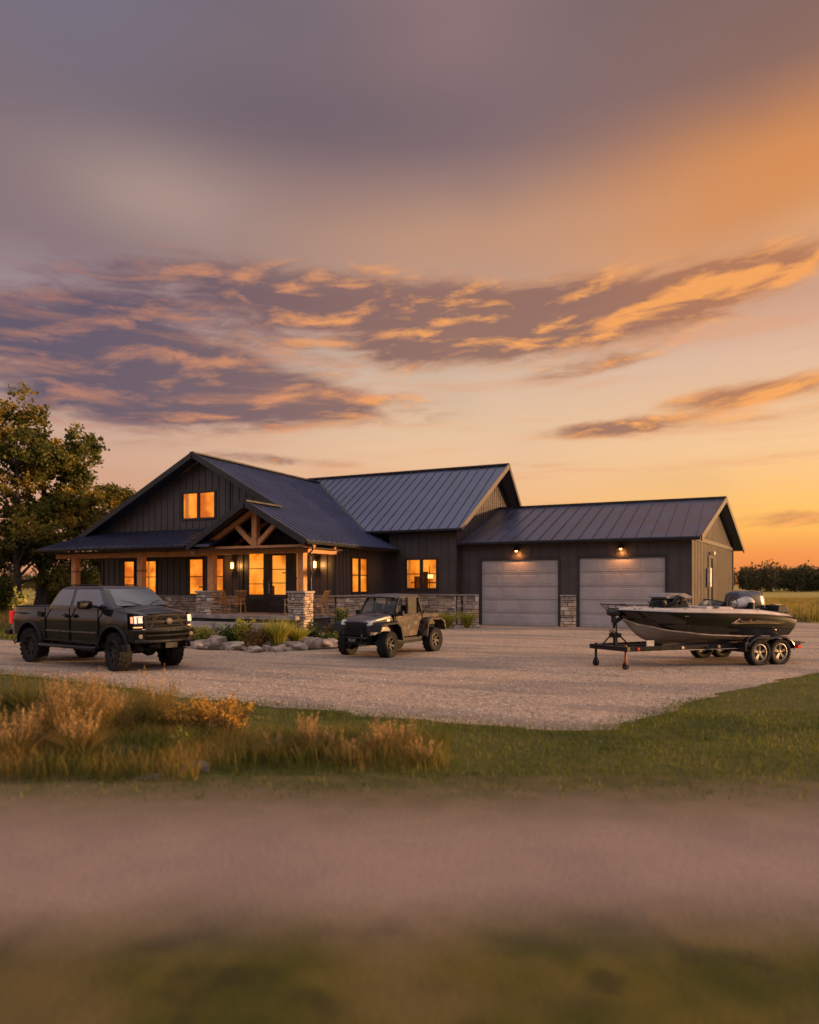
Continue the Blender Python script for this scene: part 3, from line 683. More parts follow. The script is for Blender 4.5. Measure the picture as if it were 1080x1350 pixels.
for x0,x1,y0,y1,z in ((-12.8,-1.8,32.5,33.0,3.88), (-17.6,-12.3,31.9,32.5,4.52), (-16.5,-15.98,24.1,32.4,3.6)):
    mb = MB(); mb.add([(x0,y0,z),(x1,y0,z),(x1,y1,z),(x0,y1,z)], [(3,2,1,0)]); HP(mb, 'soffit', M['fascia'])
for p, q in (((-24.0,26.4,8.29), (-24.0,37.6,8.29)), ((-25.3,38.1,8.64), (-11.9,38.1,8.64)), ((-12.85,39.25,6.36), (xg(39.25)+.05,39.25,6.36)), ((-19.0,24.0,5.47), (-19.0,26.5,5.47))): bar('ridge_cap', M['fascia'], p, q, .26, .07)
bar('valley_flashing', M['fascia'], (XV+.02,31.9,4.70), (-24.0,37.55,8.29), .22, .03)

# ------------------------------------------------------------------ porch
mb = MB(); mb.box(-31.2,-21.6,24.35,27.2,.50,.66); mb.box(-21.6,-16.6,24.25,27.2,.50,.66); HP(mb, 'porch_floor', M['concrete'], bevel=.015)
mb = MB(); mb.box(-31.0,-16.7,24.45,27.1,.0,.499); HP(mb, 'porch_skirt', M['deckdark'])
for i, (y0, z1) in enumerate(((23.65,.36), (23.1,.21))):
    mb = MB(); mb.box(-22.0+i*.12,-17.0-i*.1,y0,24.44-.002*i-(i*.5),0.05,z1); HP(mb, 'porch_step', M['cap'], bevel=.015)
def pillar(x, y):
    w, e = .36, .27; mb = MB(); z1 = 1.60; c = MB()
    for i, (f, l) in enumerate(((Fr(x-w,y-e,1,0,0,-1), w), (Fr(x+w,y-e,0,1,1,0), e), (Fr(x+w,y+e,-1,0,0,1), w), (Fr(x-w,y+e,0,-1,-1,0), e))): stone_wall(mb, f, -.04, 2*l+.04, .0, z1, .06, int(x*7)+i, .06, .17, .12, .42)
    mb2 = MB(); mb2.box(x-w-.01,x+w+.01,y-e-.01,y+e+.01,0,z1-.002)
    c.box(x-w-.11,x+w+.11,y-e-.11,y+e+.11,z1,z1+.09)
    o = HP(mb, 'stone_pillar', M['stone'], bevel=.008); off = (-HB[0],-HB[1],0)
    mb2.move(off).build('mortar', M['mortar'], o); c.move(off).build('pillar_cap', M['cap'], o, bevel=.02)
def post(x, y, z0, z1, w=.38):
    mb = MB(); mb.box(x-w/2,x+w/2,y-w/2,y+w/2,z0,z1); HP(mb, 'porch_post', M['timber'], bevel=.012)
PY = 24.95
pillar(-21.72, PY); pillar(-16.82, PY)
post(-21.50, PY, 1.69, 3.28, .30); post(-16.74, PY, 1.69, 3.28, .30)
for x in (-30.12, -25.72):
    post(x, PY, .66, 3.24, .30)
    b = MB(); b.box(x-.165,x+.165,PY-.165,PY+.165,2.58,2.62); HP(b, 'strap', M['black'])
mb = MB(); mb.box(-31.4,-21.65,PY-.13,PY+.13,3.24,3.46); HP(mb, 'porch_beam', M['beam'], bevel=.01)
mb = MB(); mb.box(-22.0,-16.25,PY-.30,PY-.02,3.28,3.62) ; HP(mb, 'truss_beam', M['beam'], bevel=.012)
mb = MB(); mb.box(-16.62,-16.40,PY+.25,27.15,3.28,3.46); HP(mb, 'porch_beam', M['timber'], bevel=.01)
TY = PY-.16
mb = MB(); mb.box(-19.13,-18.87,TY-.13,TY+.13,3.621,5.13); HP(mb, 'king_post', M['timber'], bevel=.01)
for sx in (-1, 1):
    mb = MB(); mb.beam((-19.0+sx*.13,TY,3.70), (-19.0+sx*1.12,TY,4.58), .16, .20, (0,0,1)); HP(mb, 'truss_brace', M['timber'], bevel=.01)
    mb = MB(); mb.beam((-19.0+sx*.08,TY,5.12), (-19.0+sx*2.95,TY,3.50+.02), .22, .20); HP(mb, 'truss_rafter', M['beam'], bevel=.01)
    mb = MB(); mb.beam((-19.0+sx*.1,PY+1.6,5.12), (-19.0+sx*2.9,PY+1.6,3.55), .16, .18); HP(mb, 'truss_rafter', M['beam'], bevel=.01)
mb = MB(); mb.tube([(-15.93,24.5,3.6), (-15.93,24.5,3.38), (-16.3,24.75,3.2), (-16.30,24.9,3.1), (-16.30,24.95,1.72)], .035, 8); HP(mb, 'downspout', M['fascia'], smooth=60)
mb = MB()                                     # little camera under the eave
mb.lathe([(0,-.07),(.07,-.06),(.07,.03),(0,.05)], 14, 'Z', (-22.3,24.6,3.40)); HP(mb, 'security_camera', pmat('white_plastic', (.7,.7,.7), .4), smooth=50)
# ------------------------------------------------------------------ vehicles: shared pieces
def build_at(mb, name, m, parent, **k): return mb.build(name, m, parent, **k)
def wheel(parent, x, y, R0, W, side, steer=0.0, rimr=.6, spokes=6, rimm=None, lugs=22, tread=.035, rim_label=None):
    """tyre mesh named wheel with a rim as its sub-part; axis along local y; side = +1/-1 outer face"""
    mb = MB(); h = W/2; rr = R0*rimr
    prof = [(rr, -h*.80), (rr+.02, -h*.92), (R0*.86, -h), (R0*.955, -h*.86), (R0*.985, -h*.6), (R0*.985, h*.6), (R0*.955, h*.86), (R0*.86, h), (rr+.02, h*.92), (rr, h*.80), (rr*.97, h*.5)]
    mb.lathe(prof, 40, 'Y')
    for i in range(lugs):                     # tread blocks, staggered rows and shoulder lugs
        for row, (y0, y1) in enumerate(((-.98, -.62), (-.55, -.06), (.06, .55), (.62, .98))):
            t = 2*math.pi*(i+(.5 if row in (1, 3) else 0)+.07*(row % 2))/lugs; dt = 2*math.pi/lugs*.31
            r0 = R0*.965 if row in (1, 2) else R0*.93; r1 = R0*1.0+.0 if row in (1, 2) else R0*.99
            q = []
            for r in (r0, r1):
                sh = .0 if r == r0 else .12
                for (yy, tt) in ((y0, t-dt), (y1, t-dt*.8+.03), (y1, t+dt*.8+.03), (y0, t+dt)):
                    tt2 = t+(tt-t)*(1-sh); q.append((r*math.cos(tt2), yy*h, r*math.sin(tt2)))
            mb.hexa(q)
        for sg in (-1, 1):
            t = 2*math.pi*i/lugs; dt = 2*math.pi/lugs*.22; q = []
            for yy in (h*.93, h*1.04):
                for r, tt in ((R0*.80, t-dt), (R0*.93, t-dt), (R0*.93, t+dt), (R0*.80, t+dt)): q.append((r*math.cos(tt), sg*yy, r*math.sin(tt)))
            mb.hexa(q)
    o = mb.build('wheel', M['rubber'], parent, smooth=30); o.location = (x, y, R0-.01); o.rotation_euler = (0, 0, steer)
    rm = MB(); f = side
    rm.lathe([(rr*1.0, f*h*.45), (rr*1.03, f*h*.86), (rr*.95, f*h*.88), (rr*.90, f*h*.62), (rr*.86, f*h*.1), (rr*.8, -f*h*.3), (0, -f*h*.3)], 36, 'Y')
    for i in range(spokes):
        t = 2*math.pi*(i+.25)/spokes
        for dt in (-.13, .13):
            a = (rr*.16*math.cos(t+dt*2), f*h*.55, rr*.16*math.sin(t+dt*2)); b = (rr*.92*math.cos(t+dt), f*h*.70, rr*.92*math.sin(t+dt)); rm.beam(a, b, rr*.11, h*.20, (0, 1, 0))
    rm.lathe([(0, f*h*.75), (rr*.17, f*h*.73), (rr*.22, f*h*.60), (rr*.24, f*h*.3)], 20, 'Y')
    for i in range(6):
        t = 2*math.pi*i/6; rm.lathe([(0, f*h*.68), (rr*.035, f*h*.67), (rr*.035, f*h*.5)], 6, 'Y', (rr*.19*math.cos(t), 0, rr*.19*math.sin(t)))
    ro = rm.build('rim', rimm or M['blackm'], o, smooth=35)
    return o
def blob_grid(fx, us, vs): return [[fx(u, v) for v in vs] for u in us]
def lrp(a, b, t): return a+(b-a)*t
def curve(pts, x):                           # piecewise smooth interpolation of (x, y) pairs
    if x <= pts[0][0]: return pts[0][1]
    for (x0, y0), (x1, y1) in zip(pts, pts[1:]):
        if x <= x1:
            t = (x-x0)/(x1-x0); t = t*t*(3-2*t)*.5+t*.5; return y0+(y1-y0)*t
    return pts[-1][1]
def shell(xs, W, zb, zt, crown, arches, levels=(0, .12, .35, .55, .66, .73, .77, .81, .9, 1), shoulder=.09, tuck=.05, rnd_=.05, sh_in=.11):
    """body skin: stations xs; W(x) half width, zb(x) sill, zt(x) shoulder, crown(x) extra height on the centre line"""
    S = set(round(x, 4) for x in xs)
    for ax, az_, ar in arches:
        for k in range(19):
            S.add(round(ax-ar+2*ar*(.5-.5*math.cos(math.pi*k/18)), 4))
    S = sorted(S); S = [S[0]]+[b for a, b in zip(S, S[1:]) if b-a > .004]
    rows = []
    for x in S:
        b = zb(x)
        for ax, az_, ar in arches:
            if abs(x-ax) <= ar: b = max(b, az_+math.sqrt(max(0, ar*ar-(x-ax)**2)))
        w_, t_ = W(x), zt(x); b = min(b, t_-.05); pts = []
        for f in levels:
            z = lrp(b, t_-rnd_, f); k = tuck*max(0, (.75-z)/.3)**1.5 if z < .75 else 0
            up = sh_in*max(0, (z-(t_-.26))/.26)
            pts.append((x, -(w_-k-up), z))
        for ang in (25, 50, 75): pts.append((x, -(w_-sh_in*.75-rnd_*(1-math.cos(R(ang)))), t_-rnd_+rnd_*math.sin(R(ang))))
        for f in (.85, .6, .3, 0): pts.append((x, -(w_-shoulder-sh_in*.75)*f, t_+crown(x)*(1-f*f)))
        rows.append(pts+[(p[0], -p[1], p[2]) for p in pts[:-1][::-1]])
    mb = MB(); mb.grid(rows)
    for r, fl in ((rows[0], 1), (rows[-1], 0)):
        n = len(r); b0 = len(mb.v); mb.v += r
        for k in range(n//2):
            q = (b0+k, b0+k+1, b0+n-2-k, b0+n-1-k)
            if len(set(q)) == 4: mb.f.append(q[::-1] if fl else q)
    return mb
def flare(mb, ax, az_, ar, y0, y1, a0=-8, a1=188, th=.06, flat=.0, n=22):
    """arched fender flare: ring between y0 and y1 round a wheel arch"""
    rows = []
    for i in range(n+1):
        t = R(a0+(a1-a0)*i/n); c, s = math.cos(t), math.sin(t); r = []
        for rad, y in ((ar-.005, y0), (ar+th, y0), (ar+th*.75, lrp(y0, y1, .7)), (ar+th*.35, y1), (ar-.01, y1), (ar-.012, y0)):
            k = 1
            r.append((ax+rad*c*k, y, az_+rad*s))
        rows.append(r)
    mb.grid(rows); return mb
def front_patch(mb, xf, y0, y1, z0, z1, off=.0, lean=0.0, zr=1.0, n=12, th=.02, zf0=None, zf1=None):
    """curved panel following the plan curve xf(y)"""
    A = []
    for i in range(n+1):
        y = lrp(y0, y1, i/n); a = zf0(y) if zf0 else z0; b = zf1(y) if zf1 else z1
        x0 = xf(y)+off-lean*(a-zr); x1 = xf(y)+off-lean*(b-zr)
        A.append([(x0-th, y, a), (x0, y, a), (x1, y, b), (x1-th, y, b)])
    mb.grid(A, close=True)
    for r in (A[0], A[-1]): mb.add(r, [(0,1,2,3)])
    return mb

# ------------------------------------------------------------------ pickup truck
TR = empty('pickup_truck', (-12.74, 12.46, 0), R(-8), 'glossy black lifted crew-cab pickup truck with lit headlights, parked in front of the porch', 'pickup truck')
def truck():
    W = lambda x: curve([(-4.45,.76), (-4.2,.83), (-3.4,.85), (-2.7,.83), (-.6,.83), (0,.85), (.35,.84), (.6,.76), (.74,.62)], x)
    sill = lambda x: curve([(-4.45,.72), (-4.1,.66), (-2.9,.60), (-.6,.58), (.45,.66), (.74,.72)], x)
    zt = lambda x: curve([(-4.45,1.38), (-2.73,1.40), (-.5,1.43), (-.1,1.42), (.45,1.36), (.66,1.31), (.74,1.27)], x)
    crown = lambda x: .0 if x < -2.7 else curve([(-2.7,.0), (-.3,.07), (.4,.07), (.74,.02)], x)
    b = shell([-4.45,-4.4,-4.3,-4.15,-2.9,-2.74,-2.0,-1.3,-.6,-.3,-.1,.1,.3,.45,.55,.63,.69,.74], W, sill, zt, crown, [(-3.45,.50,.53), (0,.50,.53)], sh_in=.075)
    body = b.build('body', M['truck'], TR, smooth=32)
    u = MB(); u.box(-4.3,.5,-.5,.5,.48,.9); u.box(-4.35,.6,-.62,-.2,.50,.62); u.box(-4.35,.6,.2,.62,.50,.62)
    for ax in (-3.45, 0): u.box(ax-.52,ax+.52,-.60,.60,.62,1.15); u.tube([(ax,-.7,.43),(ax,-.1,.43),(ax,.7,.43)], [.06,.07,.06], 10); u.lathe([(0,-.14),(.13,-.1),(.15,0),(.13,.1),(0,.14)], 14, 'X', (ax,.1,.43)); 
    for ax in (-3.45, 0):
        for y in (-.45,.45): u.tube([(ax+.05,y,.45),(ax-.05,y*1.05,.95)], .035, 8); u.beam((ax-.7,y,.5),(ax+.5,y,.5),.06,.05)
    u.box(-1.9,-1.3,-.45,.45,.34,.48); u.build('chassis', M['black'], TR)
    # cab: rings of rounded rectangles
    rings = []
    for z, xr, xf, hw in ((1.36,-2.72,-.04,.775), (1.44,-2.70,-.06,.770), (1.62,-2.58,-.30,.725), (1.80,-2.44,-.55,.670), (1.875,-2.34,-.68,.635), (1.915,-2.22,-.84,.56), (1.93,-2.0,-1.1,.40)):
        ring = []; rc = .10
        for cx, cy, a0 in ((xf-rc, -hw+rc, -90), (xf-rc, hw-rc, 0), (xr+rc, hw-rc, 90), (xr+rc, -hw+rc, 180)):
            for k in range(5): a = R(a0+k*22.5); ring.append((cx+rc*math.cos(a), cy+rc*math.sin(a), z))
        for i in range(len(ring)):            # bow the windscreen forward
            x, y, zz = ring[i]
            if x > xf-.3: ring[i] = (x+.10*(1-(y/.75)**2)*(1 if z < 1.9 else .3), y, zz)
        rings.append(ring)
    c = MB(); c.grid(rings, close=True); n = len(rings[-1]); c.add(rings[-1], [tuple(range(n))])
    c.build('cab', M['truck'], TR, smooth=40)
    def hw_at(z): return curve([(1.44,.770), (1.62,.725), (1.80,.670), (1.875,.635)], z)+.004
    def side_glass(pts, s):
        g = MB(); g.prism(pts, lambda x, z: (x, s*(hw_at(z)+.006), z), lambda x, z: (x, s*(hw_at(z)-.03), z)); g.build('side_window', M['tglass'], TR)
    for s in (-1, 1):
        side_glass([(-2.56,1.455), (-1.76,1.455), (-1.76,1.82), (-1.80,1.84), (-2.28,1.84), (-2.34,1.81)], s)
        side_glass([(-1.64,1.455), (-.42,1.455), (-.74,1.82), (-.80,1.84), (-1.60,1.84), (-1.64,1.82)], s)
    g = MB(); rows = []
    for f in np.linspace(0, 1, 6):
        z = lrp(1.475, 1.855, f); xb = curve([(1.44,-.06), (1.62,-.30), (1.80,-.55), (1.875,-.68)], z); hw = hw_at(z)-.085
        rows.append([(xb+.10*(1-(y/.75)**2)+.008, y, z) for y in np.linspace(-hw, hw, 12)])
    g.grid(rows); g.build('windshield', M['wshield'], TR, smooth=180)
    for s in (-1, 1):                         # wipers
        q = MB(); q.tube([(.03,.1*s,1.47), (-.10,s*.35,1.56), (-.13,s*.55,1.585)], .008, 5); q.build('wiper', M['black'], TR)
    # roof rails / cab lights
    for s in (-1, 1):
        q = MB(); q.tube([(-2.2,s*.5,1.915), (-2.1,s*.5,1.95), (-1.1,s*.5,1.95), (-.95,s*.5,1.915)], .014, 6); q.build('roof_rail', M['black'], TR)
    # bed: tonneau, tailgate, lights
    q = MB(); q.box(-4.38,-2.76,-.70,.70,1.385,1.415); q.build('bed_cover', M['black'], TR, bevel=.01)
    q = MB(); q.box(-4.49,-4.44,-.66,.66,.80,1.37); q.build('tailgate', M['truck'], TR, bevel=.015)
    tl = glow_mat('tail_light_red', (1,.03,.02), .35); nodes(tl)[1].inputs['Base Color'].default_value = (.45,.01,.01,1)
    for s in (-1, 1):
        q = MB(); q.box(-4.48,-4.36,s*.765-.045,s*.765+.045,.95,1.28); q.build('tail_light', tl, TR, bevel=.015)
    q = MB(); q.box(-4.72,-4.47,-.80,.80,.66,.80); q.box(-4.70,-4.5,-.5,.5,.58,.66); q.build('rear_bumper', M['blackm'], TR, bevel=.03)
    q = MB(); q.tube([(-4.55,-.55,.52), (-4.55,-.62,.42), (-4.5,-.66,.50)], .03, 8); q.build('exhaust_tip', M['chrome'], TR)
    # flares, seams, handles, trim, steps
    for ax in (-3.45, 0):
        for s in (-1, 1):
            q = MB(); flare(q, ax, .50, .515, s*.80, s*.885, -2, 182, .055); q.build('fender_flare', M['black'], TR, smooth=50)
    for s in (-1, 1):
        sm = MB()
        for x, z0, z1 in ((-2.735,.62,1.385), (-1.70,.62,1.42), (-.565,.72,1.40)): sm.box(x-.007, x+.007, s*.842-.012, s*.842+.004 if s > 0 else s*.842+.012, z0, z1)
        sm.box(-2.73,-.56,s*.838-.006,s*.838+.006,.605,.613)
        sm.build('door_gap', M['black'], TR)
    for s in (-1, 1):
        q = MB(); q.box(-2.70,-.62,min(s*.835,s*.852),max(s*.835,s*.852),.825,.86); q.build('side_moulding', M['trimshine'], TR, bevel=.004)
        for x in (-1.85, -1.50+.0):
            q = MB(); q.box(x-.09,x+.09,min(s*.85,s*.88),max(s*.85,s*.88),1.205,1.235); q.box(x-.05,x+.05,min(s*.835,s*.85),max(s*.835,s*.85),1.17,1.27); q.build('door_handle', M['black'], TR, bevel=.008)
        q = MB(); q.tube([(-2.95,s*.86,.50), (-2.85,s*.90,.49), (-.72,s*.90,.49), (-.6,s*.86,.50)], .042, 10); q.box(-2.8,-.75,min(s*.82,s*.92),max(s*.82,s*.92),.515,.535)
        for x in (-2.5,-1.7,-.95): q.beam((x,s*.6,.6),(x,s*.88,.5),.04,.04)
        q.build('running_board', M['blackm'], TR, smooth=40)
        q = MB(); q.tube([(-.62,s*.80,1.44), (-.72,s*.93,1.47), (-.74,s*1.0,1.48)], .03, 8); rows = []
        for f in np.linspace(0, 1, 6):
            y = s*(.90+.30*f); k = math.sin(math.pi*min(max(f, .10), .90))**.18
            rows.append([(-.75+.085*math.cos(a)*k, y, 1.49+.115*max(-.8,min(.8,math.sin(a)))*k*1.1) for a in np.linspace(0, 2*math.pi, 13)[:-1]])
        q.grid(rows, close=True); q.add(rows[0], [tuple(range(12))]); q.add(rows[-1], [tuple(range(12))]); q.build('side_mirror', M['black'], TR, smooth=50)
    q = MB(); q.box(-3.05,-2.87,-.862,-.845,1.17,1.30); q.build('fuel_flap', M['truck'], TR)
    q = MB(); q.box(-4.05,-3.55,-.862,-.85,1.235,1.255); q.build('side_badge', M['black'], TR)
    # nose
    xf = lambda y: .86-.26*abs(y/.85)**2.6
    q = MB(); front_patch(q, xf, -.80,.80, .70,1.30, -.06, .08, 1.0, 20, .10); q.build('nose', M['flat'], TR, smooth=40)
    q = MB(); q2 = MB()
    zt1 = lambda y: 1.285-.05*abs(y/.6)**3; zb1 = lambda y: .955+.03*abs(y/.6)**3
    front_patch(q, xf, -.56,.56, 0,0, -.028, .12, 1.1, 18, .02, zb1, zt1); q.build('grille', M['mesh'], TR)
    for (a, bb) in ((lambda y: zt1(y)-.035, lambda y: zt1(y)+.005), (lambda y: zb1(y)-.01, lambda y: zb1(y)+.035), (lambda y: 1.105, lambda y: 1.15)):
        front_patch(q2, xf, -.57,.57, 0,0, .004, .12, 1.1, 18, .03, a, bb)
    for s in (-1, 1): front_patch(q2, xf, min(s*.535,s*.585), max(s*.535,s*.585), 0,0, .005, .12, 1.1, 2, .03, lambda y: zb1(y)+.02, lambda y: zt1(y)-.02)
    q2.build('grille_frame', M['trimgrey'], TR, smooth=40)
    q = MB(); q.lathe([(0,.0),(.055,-.004),(.075,-.012),(.08,-.03)], 24, 'X', (.885,0,1.13)); q.v = [(x*1.0, y*1.25, z) for x, y, z in q.v]
    q.build('emblem', M['lens'], TR, smooth=180)
    hl = glow_mat('headlight_lamp', (1,.86,.66), .55); dr = glow_mat('amber_marker', (1,.32,.05), .8)
    for s in (-1, 1):
        q = MB(); a, b2 = sorted((s*.60, s*.835)); zf1 = lambda y: 1.275-.03*abs(y); zf0 = lambda y: 1.055+.10*max(0,(abs(y)-.60))
        front_patch(q, xf, a,b2, 0,0, .0, .12, 1.1, 10, .02, zf0, zf1); h = q.build('headlight', M['black'], TR, smooth=40)
        q = MB(); a, b2 = sorted((s*.62, s*.70)); front_patch(q, xf, a,b2, 1.10,1.225, .012, .12, 1.1, 4, .015); a, b2 = sorted((s*.725, s*.765)); front_patch(q, xf, a,b2, 1.09,1.25, .014, .12, 1.1, 3, .015)
        front_patch(q, xf, *sorted((s*.61,s*.77)), 1.232,1.252, .013, .12, 1.1, 5, .015); q.build('lamp', hl, h)
        q = MB(); a, b2 = sorted((s*.785, s*.828)); front_patch(q, xf, a,b2, 1.10,1.24, .010, .12, 1.1, 3, .015); q.build('turn_signal', dr2, h)
        q = MB(); a, b2 = sorted((s*.62, s*.78)); front_patch(q, xf, a,b2, .995,1.02, .012, .05, 1.0, 4, .02); q.build('amber_light', dr, TR)
        q = MB(); front_patch(q, xf, *sorted((s*.60,s*.80)), .74,.87, .045, .0, 1.0, 6, .02); fg = q.build('fog_pocket', M['black'], TR)
        q = MB(); q.lathe([(0,.02),(.05,.015),(.055,-.02)], 16, 'X', (xf(.68)+.06, s*.69,.805)); q.build('fog_lamp', M['lens'], fg)
    # bumper: upper bar, mid opening, lower lip, tow hooks
    for z0, z1, off, y in ((.895,.955,.075,.84), (.80,.835,.085,.60), (.66,.72,.08,.80)):
        q = MB(); front_patch(q, xf, -y,y, z0,z1, off, .0, 1.0, 22, .14); q.build('front_bumper', M['truck'] if z0 != .80 else M['trimgrey'], TR, smooth=40, bevel=.012)
    q = MB(); front_patch(q, xf, -.80,.80, .70,.90, .02, .0, 1.0, 22, .04); q.build('bumper_recess', M['flat'], TR)
    for s in (-1, 1):
        q = MB(); front_patch(q, xf, *sorted((s*.58,s*.85)), .69,.92, .07, .0, 1.0, 6, .10, lambda y: .69, lambda y: .90 if abs(y) > .78 else .74); q.build('bumper_corner', M['truck'], TR, smooth=40)
        q = MB(); q.tube([(.86,s*.42,.64), (.98,s*.42,.62), (.98,s*.42,.56), (.88,s*.42,.55)], .02, 8); q.build('tow_hook', M['flat'], TR)
    q = MB(); q.box(.945,.955,-.16,.16,.53,.65); pl = q.build('licence_plate', pmat('plate_grey', (.05,.047,.042), .8, spec=.1), TR)
    q = MB(); q.box(.3,.86,-.5,.5,.52,.66); q.build('skid_plate', M['flat'], TR, bevel=.03)
    for x, st in ((-3.45, 0), (0, R(-13))):
        for s in (-1, 1): wheel(TR, x, s*.705, .445, .30, s, st, .58, 8, M['blackm'])
M['trimshine'] = pmat('satin_trim', (.20,.175,.16), .3, .8)
M['trimgrey'] = pmat('gunmetal_trim', (.018,.017,.017), .6, 0, spec=.15)
M['wshield'] = pmat('blue_tinted_screen', (.040,.062,.095), .1, 0, .1, 2, spec=.5, coat=.5)
dr2 = glow_mat('side_turn_signal', (1,.20,.05), .7)
def mesh_mat():
    m = mat('honeycomb_grille'); t, p, N, L = nodes(m); tc = N('ShaderNodeTexCoord'); v = N('ShaderNodeTexVoronoi'); v.feature = 'DISTANCE_TO_EDGE'; v.inputs['Scale'].default_value = 17; v.inputs['Randomness'].default_value = .15
    L(tc.outputs['Object'], v.inputs['Vector']); f = sstep(E_(t, v.outputs['Distance']), .10, .16)
    L(mixc(t, f, (.035,.033,.033,1), (.002,.002,.002,1)).k, p.inputs['Base Color']); p.inputs['Roughness'].default_value = .8; p.inputs['Specular IOR Level'].default_value = .05
    bp = N('ShaderNodeBump'); bp.inputs['Strength'].default_value = 1; bp.inputs['Distance'].default_value = .02; bp.invert = True; L(f.k, bp.inputs['Height']); L(bp.outputs[0], p.inputs['Normal']); return m
M['mesh'] = mesh_mat(); M['flat'] = pmat('matt_black', (.006,.006,.006), .95, spec=.02); M['lens'] = pmat('dull_metal', (.07,.065,.06), .55, .3)
truck()

# ------------------------------------------------------------------ utility vehicle
UV = empty('utility_vehicle', (-8.7-.985*.69, 17.03+.17*.69, 0), math.atan2(-.985, -.17), 'camouflage side-by-side utility vehicle with a hard cab and small cargo bed, parked on the gravel', 'utility vehicle')
def camo():
    m = mat('camouflage_panel'); t, p, N, L = nodes(m); tc = N('ShaderNodeTexCoord')
    def nz(s, o, d=2):
        mp = N('ShaderNodeMapping'); mp.inputs['Location'].default_value = (o, o*2, o); L(tc.outputs['Object'], mp.inputs[0])
        n = N('ShaderNodeTexNoise'); n.inputs['Scale'].default_value = s; n.inputs['Detail'].default_value = d; n.inputs['Distortion'].default_value = .6; L(mp.outputs[0], n.inputs['Vector']); return E_(t, n.outputs[0])
    k = mixc(t, sstep(nz(4.5, 0), .47, .50), (.075,.047,.028,1), (.028,.020,.014,1)); k = mixc(t, sstep(nz(6, 7), .55, .57), k, (.11,.078,.052,1)); k = mixc(t, sstep(nz(7, 3), .58, .60), k, (.035,.028,.022,1))
    L(k.k, p.inputs['Base Color']); p.inputs['Roughness'].default_value = .55; p.inputs['Specular IOR Level'].default_value = .25; return m
M['camo'] = camo()
